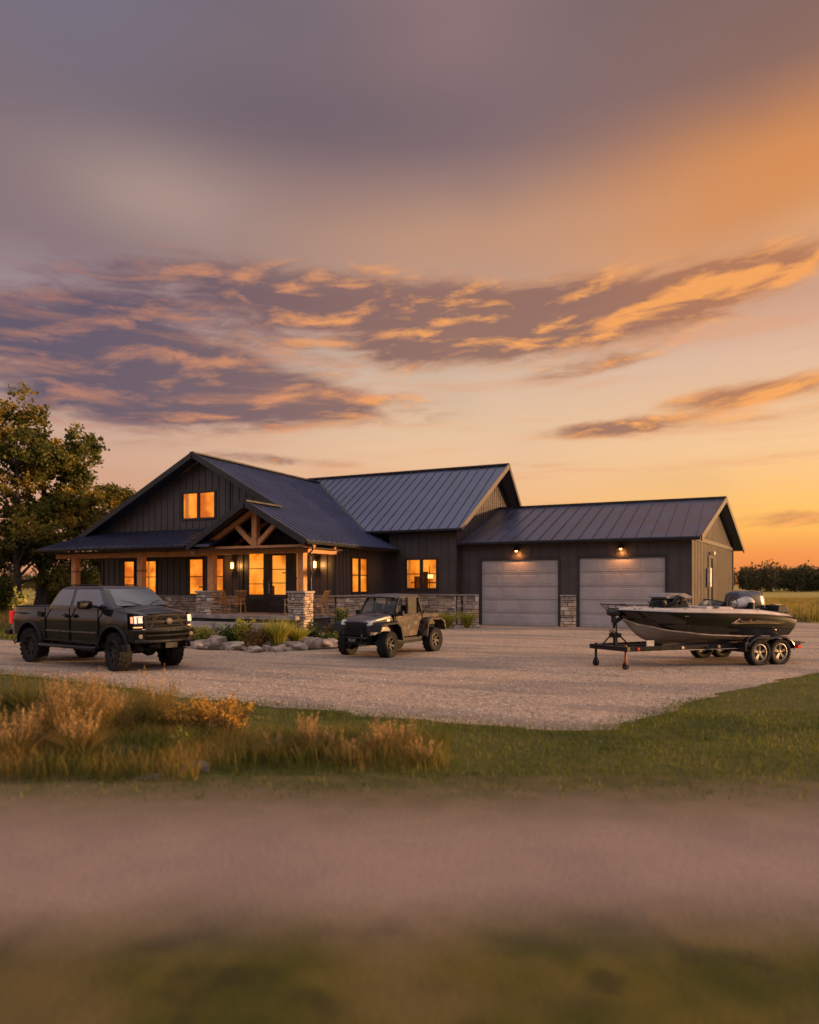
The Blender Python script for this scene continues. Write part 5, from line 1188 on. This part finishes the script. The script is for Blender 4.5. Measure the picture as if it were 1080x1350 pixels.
M['reed'] = island_mat('reed_blades', G((0,(.07,.08,.018)), (.5,(.22,.16,.04)), (1,(.45,.27,.09))), .6, transl=.4)
M['plume'] = island_mat('dry_plumes', G((0,(.30,.17,.06)), (.5,(.52,.32,.12)), (1,(.76,.54,.25))), .7, transl=.4)
M['limegrass'] = island_mat('lime_grass', G((0,(.14,.17,.02)), (.5,(.34,.33,.04)), (1,(.60,.50,.10))), .6, transl=.4)
M['greenleaf'] = island_mat('green_shrub_leaves', G((0,(.02,.035,.008)), (.6,(.07,.11,.018)), (1,(.17,.20,.035))), .5, transl=.3)
M['darkleaf'] = island_mat('dark_shrub_leaves', G((0,(.010,.018,.006)), (.6,(.030,.05,.014)), (1,(.06,.09,.02))), .5, transl=.2)
M['blueleaf'] = island_mat('blue_grey_leaves', G((0,(.05,.07,.05)), (.6,(.13,.16,.12)), (1,(.26,.28,.22))), .6, transl=.2)
M['rustleaf'] = island_mat('rust_leaves', G((0,(.06,.05,.015)), (.5,(.18,.12,.03)), (1,(.38,.15,.04))), .6, transl=.3)
M['goldflower'] = island_mat('golden_flowers', G((0,(.45,.22,.02)), (.6,(.80,.42,.03)), (1,(.90,.55,.10))), .6, transl=.3)
def tree(name, x, y, h, cr, cz0, seed, label, nl=13000, lean=(0, 0), trunk=.22, ls=.2, clumps=230, m=None, group=None):
    r = np.random.default_rng(seed); rnd = random.Random(seed)
    t = empty(name, (x, y, 0), 0, label, 'tree', group); mb = MB()
    p = [Vector((0, 0, 0))]; n = 9
    for i in range(1, n+1):
        f = i/n; p.append(Vector((lean[0]*f+rnd.uniform(-.12, .12), lean[1]*f+rnd.uniform(-.12, .12), h*.9*f)))
    mb.tube(p, [trunk*(1-.88*i/n)*(1.5 if i == 0 else 1) for i in range(n+1)], 9)
    tips = []
    for k in range(26):
        f = rnd.uniform(.18, .92); q = p[0].lerp(p[-1], f); i = f*n; b0 = p[int(i)].lerp(p[min(n, int(i)+1)], i-int(i))
        zc = f*h; a = rnd.uniform(0, 2*math.pi)+k; rad = cr*math.sqrt(max(.05, 1-((zc+.1*h-cz0*.5-h*.5)/(h*.62))**2))*rnd.uniform(.55, .95)
        e = b0+Vector((math.cos(a)*rad, math.sin(a)*rad, rad*rnd.uniform(.35, .9)))
        e.z = min(e.z, h*.97); m1 = b0.lerp(e, .5)+Vector((rnd.uniform(-.3,.3), rnd.uniform(-.3,.3), rnd.uniform(-.1,.4)))
        rr = trunk*(1-.8*f)*.5; mb.tube([b0, m1, e], [rr, rr*.6, rr*.2], 6, False); tips += [m1.lerp(e, .4), e]
        for _ in range(3):
            e2 = m1.lerp(e, rnd.uniform(0, .8)); e3 = e2+Vector((rnd.uniform(-1, 1), rnd.uniform(-1, 1), rnd.uniform(-.1, 1)))*cr*.33
            mb.tube([e2, e3], [rr*.35, rr*.1], 5, False); tips.append(e3)
    mb.build('trunk', M['bark'], t, smooth=60)
    T = np.array([tuple(v) for v in tips]); c = T[r.integers(0, len(T), clumps)]+r.normal(size=(clumps, 3))*cr*.10
    c = c[c[:, 2] > cz0*.75]; sz = r.uniform(.22, 1.0, len(c))**1.4*cr*.135
    idx = r.integers(0, len(c), nl); C = c[idx]+r.normal(size=(nl, 3))*sz[idx][:, None]*np.array([1, 1, .6])
    C = C[C[:, 2] > cz0*.55]
    leaves('crown', C, ls, m or M['leaf_oak'], t, .7)
    return t
def PX(px, t, z=0.0): return at((px-540)/941, t, z)
for px, t, h, cr, cz, sd, nl, ln, tr, cl, lb in (
    (24, 40, 12.1, 2.7, 2.4, 3, 15000, (-.5, .2), .24, 190, 'tall autumn tree second from the left edge, trunk leaning left'),
    (52, 42, 12.9, 3.0, 3.0, 5, 16500, (.2, .3), .34, 210, 'tallest autumn tree with the thickest upright trunk, left of the house'),
    (96, 44, 11.9, 2.5, 2.4, 8, 13000, (.3, 0), .20, 160, 'slimmer autumn tree between the tallest tree and the porch roof'),
    (134, 49, 9.9, 2.3, 1.6, 13, 10500, (.3, 0), .18, 130, 'rounded tree whose top shows above the left end of the porch roof'),
    (160, 51, 9.3, 2.3, 1.0, 14, 9500, (.2, 0), .15, 100, 'lowest crown of the group, nearest the rising gable roof'),
    (-24, 41, 12.6, 3.0, 2.0, 11, 12000, (.2, 0), .26, 170, 'autumn tree cut off by the left edge of the photo')):
    x, y, _ = PX(px, t); tree('leafy_tree', x, y, h, cr, cz, sd, lb, int(nl*1.15), ln, tr, .205, int(cl*1.1))
# distant woods on the horizon
def far_wood(name, bands, seed):
    r = np.random.default_rng(seed); Cs = []
    for px0, px1, t0, t1, h0, h1, cnt, nl in bands:
        for k in range(cnt):
            px = r.uniform(px0, px1); t = r.uniform(t0, t1); h = r.uniform(h0, h1)*(1.28 if r.random() < .08 else 1); x, y, _ = PX(px, t)
            cr = h*r.uniform(.28, .5); c = np.array([x, y, h*.52]); v = r.normal(size=(nl, 3)); v /= np.linalg.norm(v, axis=1)[:, None]
            v *= r.uniform(.35, 1.03, nl)[:, None]**.6; lump = 1+.22*np.sin(v[:, :1]*7+k)*np.cos(v[:, 1:2]*6-k)
            P = c+v*lump*np.array([cr, cr, h*.5]); Cs.append(P[P[:, 2] > .0])
    o = leaves(name, np.concatenate(Cs), .62, M['leaf_far'], None, .8); o['kind'] = 'stuff'; return tag(o, 'low dark line of distant woods beyond the field')
far_wood('distant_woods', [(945, 1500, 190, 260, 5.2, 8.0, 240, 520), (-700, 330, 240, 330, 4.6, 7.5, 170, 260), (330, 960, 300, 340, 3, 5, 40, 60)], 4)
def scatter(n, px0, px1, t0, t1, r=rng, pw=.5):
    t = t0+(t1-t0)*r.uniform(0, 1, n)**pw; b = (r.uniform(px0, px1, n)-540)/941
    return np.stack([t*(b*CA-SA), t*(b*SA+CA), np.zeros(n)], 1)
def inside(P, poly):
    x, y = P[:, 0], P[:, 1]; c = np.zeros(len(P), bool); n = len(poly)
    for i in range(n):
        (x0, y0), (x1, y1) = poly[i], poly[(i+1) % n]
        with np.errstate(divide='ignore', invalid='ignore'):
            c ^= ((y0 > y) != (y1 > y)) & (x < (x1-x0)*(y-y0)/((y1-y0) if y1 != y0 else 1e-9)+x0)
    return c
drv = [(p[0], p[1]) for p in drive]
P = scatter(42000, 985, 1420, 36.5, 85, pw=.8); P = P[~inside(P, drv)]; P = P[(P[:, 1] > 36-(P[:, 0]-3)*.25)]
o = blades('crop_field', P, .62, .045, .35, M['crop']); tag(o, 'golden crop standing beyond the gravel on the right', kind='stuff')
P = scatter(16000, -260, 230, 27, 60, pw=.7); P = P[~inside(P, drv)]; P = P[P[:, 0] < -31.5]
o = blades('meadow', P, .50, .05, .4, M['crop']); tag(o, 'pale meadow grass behind the trees on the left', kind='stuff')
P = scatter(2600, -120, 60, 23.5, 30); P = P[~inside(P, drv)]
blades('roadside_grass', P, .28, .03, .5, M['lawn_blade'])['kind'] = 'stuff'
# lawn blades: near strip and the lawn at the right
P = np.concatenate([scatter(34000, -250, 1330, 6.4, 11.0, pw=.8), scatter(26000, 760, 1500, 8.0, 20, pw=.6), scatter(7000, 900, 1900, 14, 27, pw=.6)])
P = P[~inside(P, drv)]; dep = P[:, 1]*CA-P[:, 0]*SA; P = P[rng.uniform(0, 1, len(P)) < np.clip((dep-5.9)/1.6, 0, 1)]
E_pts = []
for (x0, y0), (x1, y1) in zip(drive[:14], drive[1:14]):
    if x0 < -22: continue
    k = int(math.hypot(x1-x0, y1-y0)*300); f = rng.uniform(0, 1, k); E_pts.append(np.stack([x0+(x1-x0)*f, y0+(y1-y0)*f, np.zeros(k)], 1)+rng.normal(size=(k, 3))*np.array([.16, .22, 0]))
P = np.concatenate([P]+E_pts)
o = blades('lawn_grass', P, .068, .009, .8, M['lawn_blade']); tag(o, 'short lawn grass along the gravel edge', kind='stuff')
# taller rough grass in the left foreground
P = np.concatenate([scatter(11000, -120, 260, 7.0, 9.8, pw=.8), scatter(8000, -170, 215, 9.0, 10.7), scatter(5500, 230, 590, 7.2, 8.7)]); P = P[~inside(P, drv)]
o = blades('rough_grass', P, .30, .008, .7, M['meadow']); tag(o, 'rough meadow grass in the left foreground', kind='stuff')
# --- plants
def tuft(name, x, y, h, rad, nb, m, label, cat='grass clump', group=None, wd=.014, plumes=0, pm=None, z=0.0, arch=.55):
    t = empty(name, (x, y, z), rng.uniform(0, 6), label, cat, group)
    a = rng.uniform(0, 2*np.pi, nb); r0 = rad*.28*np.sqrt(rng.uniform(0, 1, nb)); P = np.stack([np.cos(a)*r0, np.sin(a)*r0, np.zeros(nb)], 1)
    ln = np.stack([np.cos(a), np.sin(a), np.zeros(nb), rng.uniform(.1, 1, nb)*arch*rad/h*2], 1)
    blades('blades', P, h, wd, ln, m, t)
    if plumes:
        mb = MB(); C = []
        for k in range(plumes):
            a = rng.uniform(0, 2*math.pi); r0 = rad*.25*rng.uniform(0, 1); l = rng.uniform(.0, .35)*rad*1.3; hh = h*rng.uniform(1.0, 1.45)
            b = Vector((math.cos(a)*r0, math.sin(a)*r0, 0)); e = b+Vector((math.cos(a)*l, math.sin(a)*l, hh)); mb.tube([b, b.lerp(e, .5)-Vector((math.cos(a)*l*.1, math.sin(a)*l*.1, 0)), e], [.003, .0025, .0015], 4, False)
            n = 44; f = rng.uniform(.56, 1.0, n); c = np.array(b)[None]+(np.array(e)-np.array(b))[None]*f[:, None]; w_ = .011*np.sin(np.pi*np.clip((f-.52)/.5, 0, 1))+.002
            C.append(c+rng.normal(size=(n, 3))*w_[:, None]*np.array([1, 1, .6]))
        mb.build('stems', m, t); leaves('seed_heads', np.concatenate(C), .024, pm or M['plume'], t, .3, -2.5)
    return t
def shrub(name, x, y, h, rad, n, m, label, ls=.05, cat='shrub', group=None, fl=0, fm=None, z=0.0, up=0.0, flz=.45):
    t = empty(name, (x, y, z), rng.uniform(0, 6), label, cat, group); mb = MB(); ends = []
    for k in range(int(10+rad*30)):
        a = rng.uniform(0, 2*math.pi); q = rng.uniform(.2, 1)**.6; e = Vector((math.cos(a)*rad*q, math.sin(a)*rad*q, h*(rng.uniform(.55, 1.0)*(1-.35*q*q) if not up else rng.uniform(.6, 1.05))))
        mb.tube([(e.x*.15, e.y*.15, 0), (e.x*.55, e.y*.55, e.z*.55), e], [.007, .005, .002], 4, False); ends.append(e)
    mb.build('stems', M['bark'], t); T = np.array([tuple(e) for e in ends]); i = rng.integers(0, len(T), n)
    f = rng.uniform(.35, 1.05, n)[:, None] if not up else rng.uniform(.15, 1.05, n)[:, None]
    C = T[i]*f+rng.normal(size=(n, 3))*rad*.13; C[:, 2] = np.abs(C[:, 2]); leaves('foliage', C, ls, m, t, .5)
    if fl:
        i = rng.integers(0, len(T), fl); C = T[i]*rng.uniform(.9, 1.06, fl)[:, None]+rng.normal(size=(fl, 3))*rad*.10; C = C[C[:, 2] > h*flz]; leaves('flowers', C, ls*.62, fm, t, .9)
    return t
for px, t, h, r_, lb in ((118, 54, 4.6, 1.8, 'dark bush seen under the left end of the porch roof'), (96, 50, 3.6, 1.5, 'dark bush just left of the corner post of the porch'), (68, 52, 3.0, 1.6, 'low dark bush behind the truck cab'), (-2, 47, 3.2, 1.7, 'low dark bush under the trees at the left edge'), (140, 56, 4.0, 1.6, 'bush behind the left wall of the house')):
    x, y, _ = PX(px, t); shrub('undergrowth_bush', x, y, h, r_, 3600, M['leaf_oak'], lb, .24, 'bush', None, 0, None, 0, True)
# planting bed in front of the porch
bed = [(-14.9,16.75), (-12.5,17.15), (-11.4,18.7), (-10.75,21.1), (-11.0,24.1), (-12.3,27.0), (-12.7,31.0), (-12.1,32.85), (-16.4,32.9), (-16.4,26.6), (-17,24.0), (-22,24.4), (-31,24.4), (-31,22), (-24,18), (-18,17.0)]
def mound():
    pts = rough_edge(bed, .4, .05); cx = sum(p[0] for p in pts)/len(pts); V, F = [], []; n = len(pts)
    sheet('planting_bed', pts, .022, M['soil'])
mound()
grp = 'boulders edging the planting bed'
BL = [(262,853,24,'grey boulder at the left end of the bed edging, beside the truck bumper'), (283,850,23,'large rounded tan boulder beside the pickup truck bumper'), (308,855,27,'long flat boulder below the upright green shrub'),
      (335,858,17,'low flat boulder below the rust brown plants'), (351,856,14,'smallest boulder, left of the lime grass clump'), (368,857,17,'low boulder in front of the lime grass clump'),
      (389,855,24,'wide pale boulder right of the lime grass clump'), (411,853,23,'tall angular boulder below the round dark shrub'), (432,851,25,'broad boulder beside the front wheel of the utility vehicle')]
for i, (px, yb, wpx, lb) in enumerate(BL):
    t = 1.95*941/(yb+2-771); x, y, _ = PX(px, t); w_ = wpx*t/941
    rock('boulder', x, y, -.03, w_*.62, .26, (.20 if i not in (1, 7) else .27)*(w_/.5)**.5, YAW+rng.uniform(-.3, .3), i+1, M['rock'], lb, grp)
for i, (px, yb, wpx, lb) in enumerate([(272,845,13,'small stone behind the edging boulders near the truck'), (380,841,13,'small stone between the lime grasses'), (424,838,12,'small stone behind the round dark shrub'), (452,842,12,'small stone behind the utility vehicle bumper'), (603,828,12,'stone at the wall base between two lime plants'), (628,828,9,'little stone against the wall by the first garage door')]):
    t = 1.95*941/(yb-771); x, y, _ = PX(px, t); w_ = wpx*t/941; rock('boulder', x, y, -.02, w_*.6, .18, .13, YAW, i+20, M['rock'], lb, None)
def bed_plants():
    L_ = [('shrub', 267, 22.9, .62, .30, M['limegrass'], 'green and yellow leafy plant between the truck and the left stone pillar', 0),
          ('shrub', 286, 24.3, .62, .34, M['blueleaf'], 'blue grey plant in front of the left stone pillar', 0),
          ('up', 306, 22.9, .55, .28, M['greenleaf'], 'upright green shrub at the left of the porch steps', 0),
          ('up', 321, 22.6, .75, .30, M['limegrass'], 'tallest yellow green stems in front of the porch steps', 0),
          ('shrub', 340, 22.3, .66, .46, M['rustleaf'], 'rust brown leafy bush in front of the porch steps', 0),
          ('tuft', 366, 22.4, .85, .48, M['limegrass'], 'bright lime fountain grass in the middle of the bed', 0),
          ('tuft', 391, 22.9, .58, .36, M['limegrass'], 'small lime grass clump right of the bright fountain grass', 0),
          ('shrub', 414, 25.2, .62, .34, M['darkleaf'], 'round dark green shrub in front of the right stone pillar', 0),
          ('shrub', 436, 24.0, .34, .30, M['greenleaf'], 'low green plant left of the utility vehicle', 0),
          ('shrub', 438, 26.2, .48, .28, M['rustleaf'], 'reddish plant behind the low green plant', 0),
          ('up', 450, 27.5, .95, .34, M['greenleaf'], 'tall leafy green plant against the stone wall behind the utility vehicle', 1),
          ('tuft', 462, 26.0, .55, .34, M['limegrass'], 'lime grass behind the utility vehicle hood', 0),
          ('tuft', 588, 32.0, .72, .46, M['limegrass'], 'lime grass clump against the stone wall behind the utility vehicle', 0),
          ('tuft', 616, 32.2, .70, .36, M['limegrass'], 'lime grass clump beside the first garage door', 0),
          ('shrub', 255, 24.5, .5, .3, M['greenleaf'], 'green plant half hidden behind the truck grille', 0)]
    for kind, px, t, h, r_, m, lb, fl in L_:
        x, y, _ = PX(px, t)
        if kind == 'tuft': tuft('ornamental_grass', x, y, h*1.06, r_*1.15, 700, m, lb, 'ornamental grass', None, .022, 0, None, .02, .8)
        else: shrub('garden_shrub', x, y, h*1.05, r_*1.15, 1900, m, lb, .065 if kind == 'shrub' else .085, 'shrub', None, 60 if fl else 0, M['goldflower'], .02, kind == 'up')
bed_plants()
# foreground, left: feathery grasses, golden flowers, slabs of stone
FG = [(-22, 8.1, .78, 'tan feather grass clump cut off by the left edge', 26), (22, 7.7, .62, 'low tan feather grass near the left edge, in front of the others', 22), (52, 8.3, .60, 'reddish feather grass left of the tallest plumes', 24), (80, 8.35, .92, 'tallest clump of golden feather grass', 34),
      (106, 7.9, .60, 'short feather grass in front of the tallest plumes', 20), (124, 8.6, .92, 'second tall golden feather grass, right of the tallest plumes', 30), (148, 8.9, .68, 'thin feather grass leaning right above the long stone slab', 16)]
for px, t, h, lb, pl in FG:
    x, y, _ = PX(px, t); tuft('feather_grass', x, y, h*.72, .42, 620, M['reed'], lb, 'ornamental grass', 'feather grasses in the left foreground', .007, int(pl*1.9), None, 0, .6)
for px, t, h, lb, pl in ((404, 8.15, .45, 'pale feather grass clump alone on the lawn edge', 18), (428, 8.0, .36, 'low green grass beside the pale feather grass', 6), (500, 8.0, .40, 'pale feather grass right of centre with upright plumes', 12), (524, 8.15, .40, 'pale feather grass with leaning plumes, right of centre', 10), (556, 7.75, .24, 'dry curled grass at the right end of the planting', 14), (360, 7.9, .34, 'green tufted grass beside the small stone', 4), (462, 7.8, .28, 'low tufted grass between the pale feather grasses', 5)):
    x, y, _ = PX(px, t); tuft('feather_grass', x, y, h*.8, .34, 420, M['reed'], lb, 'ornamental grass', 'feather grasses on the lawn edge', .006, int(pl*1.2), None, 0, .6)
for px, t, h, r_, lb in ((250, 8.9, .46, .30, 'golden flowering bush nearest the feather grass'), (276, 9.0, .50, .32, 'widest golden flowering bush in the middle'), (302, 8.8, .44, .30, 'golden flowering bush at the right end of the row')):
    x, y, _ = PX(px, t); shrub('flowering_bush', x, y, h, r_, 1500, M['rustleaf'], lb, .034, 'flowering bush', 'golden flowering bushes in the foreground', 620, M['goldflower'], 0, True, .45)
for px, t, h, r_, m, lb in ((205, 9.6, .62, .34, M['goldflower'], 'orange tinted grass behind the flowering bushes'), (180, 9.3, .50, .34, M['meadow'], 'mixed green and rust grass above the stone slab'), (222, 9.2, .5, .28, M['reed'], 'tan grass beside the first flowering bush'), (40, 10.0, .62, .4, M['meadow'], 'dark green grass clump near the gravel at the far left'),
                            (8, 10.2, .6, .4, M['meadow'], 'green grass clump at the left edge by the gravel'), (90, 10.1, .55, .4, M['meadow'], 'rust tipped grass by the gravel below the truck rear wheel'), (140, 10.0, .5, .4, M['meadow'], 'rust tipped grass by the gravel below the truck front wheel')):
    x, y, _ = PX(px, t); tuft('meadow_clump', x, y, h, r_, 420, m if m is not M['goldflower'] else M['reed'], lb, 'grass clump', None, .009, 8, M['goldflower'] if m is M['goldflower'] else M['rustleaf'], 0, .6)
x, y, _ = PX(242, 8.05); shrub('flowering_bush', x, y, .30, .14, 500, M['limegrass'], 'small pale green plant in front of the flowering bushes', .028, 'shrub', None, 0, None, 0, True)
for px, t, sx, sy, sz, lb, sd in ((158, 8.2, .34, .22, .14, 'long sloping stone slab right of the feather grass', 3), (242, 7.55, .32, .18, .11, 'flat stone slab below the small pale green plant', 6), (345, 8.5, .12, .10, .12, 'small round stone at the lawn edge left of the pale feather grass', 9), (200, 7.2, .16, .12, .08, 'little flat stone between the two slabs', 12)):
    x, y, _ = PX(px, t); rock('boulder', x, y, -.07, sx, sy, sz, YAW-.25, sd, M['rockd'], lb, None)
# loose stones of the gravel, nearest strip
def pebbles():
    n = 5200; P = scatter(n*2, -60, 1150, 8.5, 16.5, pw=.8); P = P[inside(P, drv)][:n]; k = len(P)
    base = np.array([(1,0,0),(-1,0,0),(0,1,0),(0,-1,0),(0,0,1),(0,0,-1)], float); F0 = np.array([(0,2,4),(2,1,4),(1,3,4),(3,0,4),(2,0,5),(1,2,5),(3,1,5),(0,3,5)])
    s = rng.uniform(.006, .018, (k, 1, 1))*(1+rng.uniform(-.35, .35, (k, 6, 3))); a = rng.uniform(0, 6.28, k); c, s_ = np.cos(a), np.sin(a)
    V = base[None]*s; X = V[..., 0]*c[:, None]-V[..., 1]*s_[:, None]; Y = V[..., 0]*s_[:, None]+V[..., 1]*c[:, None]
    V = np.stack([X, Y, V[..., 2]*.7], -1)+P[:, None, :]+np.array([0, 0, .014])
    F = (np.arange(k)[:, None, None]*6+F0[None]).reshape(-1, 3)
    o = np_mesh('loose_gravel', V.reshape(-1, 3), F, island_mat('loose_stone', G((0,(.14,.12,.11)), (.5,(.40,.34,.29)), (1,(.66,.58,.51))), .8)); tag(o, 'loose gravel stones on the drive', kind='stuff')
pebbles()
# ------------------------------------------------------------------ porch chairs
def porch_chair(x, y, rz, label):
    t = empty('porch_chair', (x, y, .66), rz, label, 'chair', 'wooden chairs on the porch')   # faces local +x
    q = MB(); q.box(-.25,.27,-.27,.27,.40,.44); q.build('seat', M['wicker'], t, bevel=.01)
    q = MB()
    for k in range(7): yy = -.23+k*.0767; q.beam((-.24,yy,.44), (-.40,yy*1.12,1.0), .048,.016,(0,1,0))
    q.beam((-.405,-.29,1.01), (-.405,.29,1.01), .03,.07); q.beam((-.29,-.26,.60), (-.29,.26,.60), .02,.05); q.build('backrest', M['wicker'], t)
    for s in (-1,1):
        q = MB(); q.beam((.24,s*.26,.0),(.24,s*.28,.64),.045,.045,(0,1,0)); q.build('leg', M['wicker'], t)
        q = MB(); q.beam((-.36,s*.25,.0),(-.24,s*.26,.46),.045,.045,(0,1,0)); q.build('leg', M['wicker'], t)
        q = MB(); q.beam((-.32,s*.30,.66),(.30,s*.30,.66),.075,.025); q.build('armrest', M['wicker'], t)
porch_chair(-21.08, 26.15, R(-75), 'honey wood armchair left of the front door, facing the drive')
porch_chair(-21.72, 26.2, R(-5), 'honey wood chair seen side-on behind the left stone pillar')
porch_chair(-17.95, 26.0, R(195), 'honey wood chair beside the right side of the front door')
porch_chair(-16.62, 26.0, R(190), 'honey wood chair in shadow behind the right stone pillar')
def bench():
    t = empty('side_table', (-18.9, 26.2, .66), 0, 'low dark porch table in front of the front door', 'table')
    q = MB(); q.box(-.32,.32,-.2,.2,.36,.39); q.build('table_top', M['black'], t, bevel=.01)
    for sx in (-1,1):
        for sy in (-1,1): q = MB(); q.tube([(sx*.28,sy*.16,0), (sx*.26,sy*.15,.36)], .012, 6); q.build('leg', M['black'], t)
bench()
# a yellow-green sapling standing behind the truck bed
x, y, _ = PX(27, 24); shrub('garden_shrub', x, y, 1.75, .30, 260, M['limeleaf'] if 'limeleaf' in M else M['limegrass'], 'bright yellow green sapling behind the truck bed', .16, 'shrub', None, 0, None, 0, True)
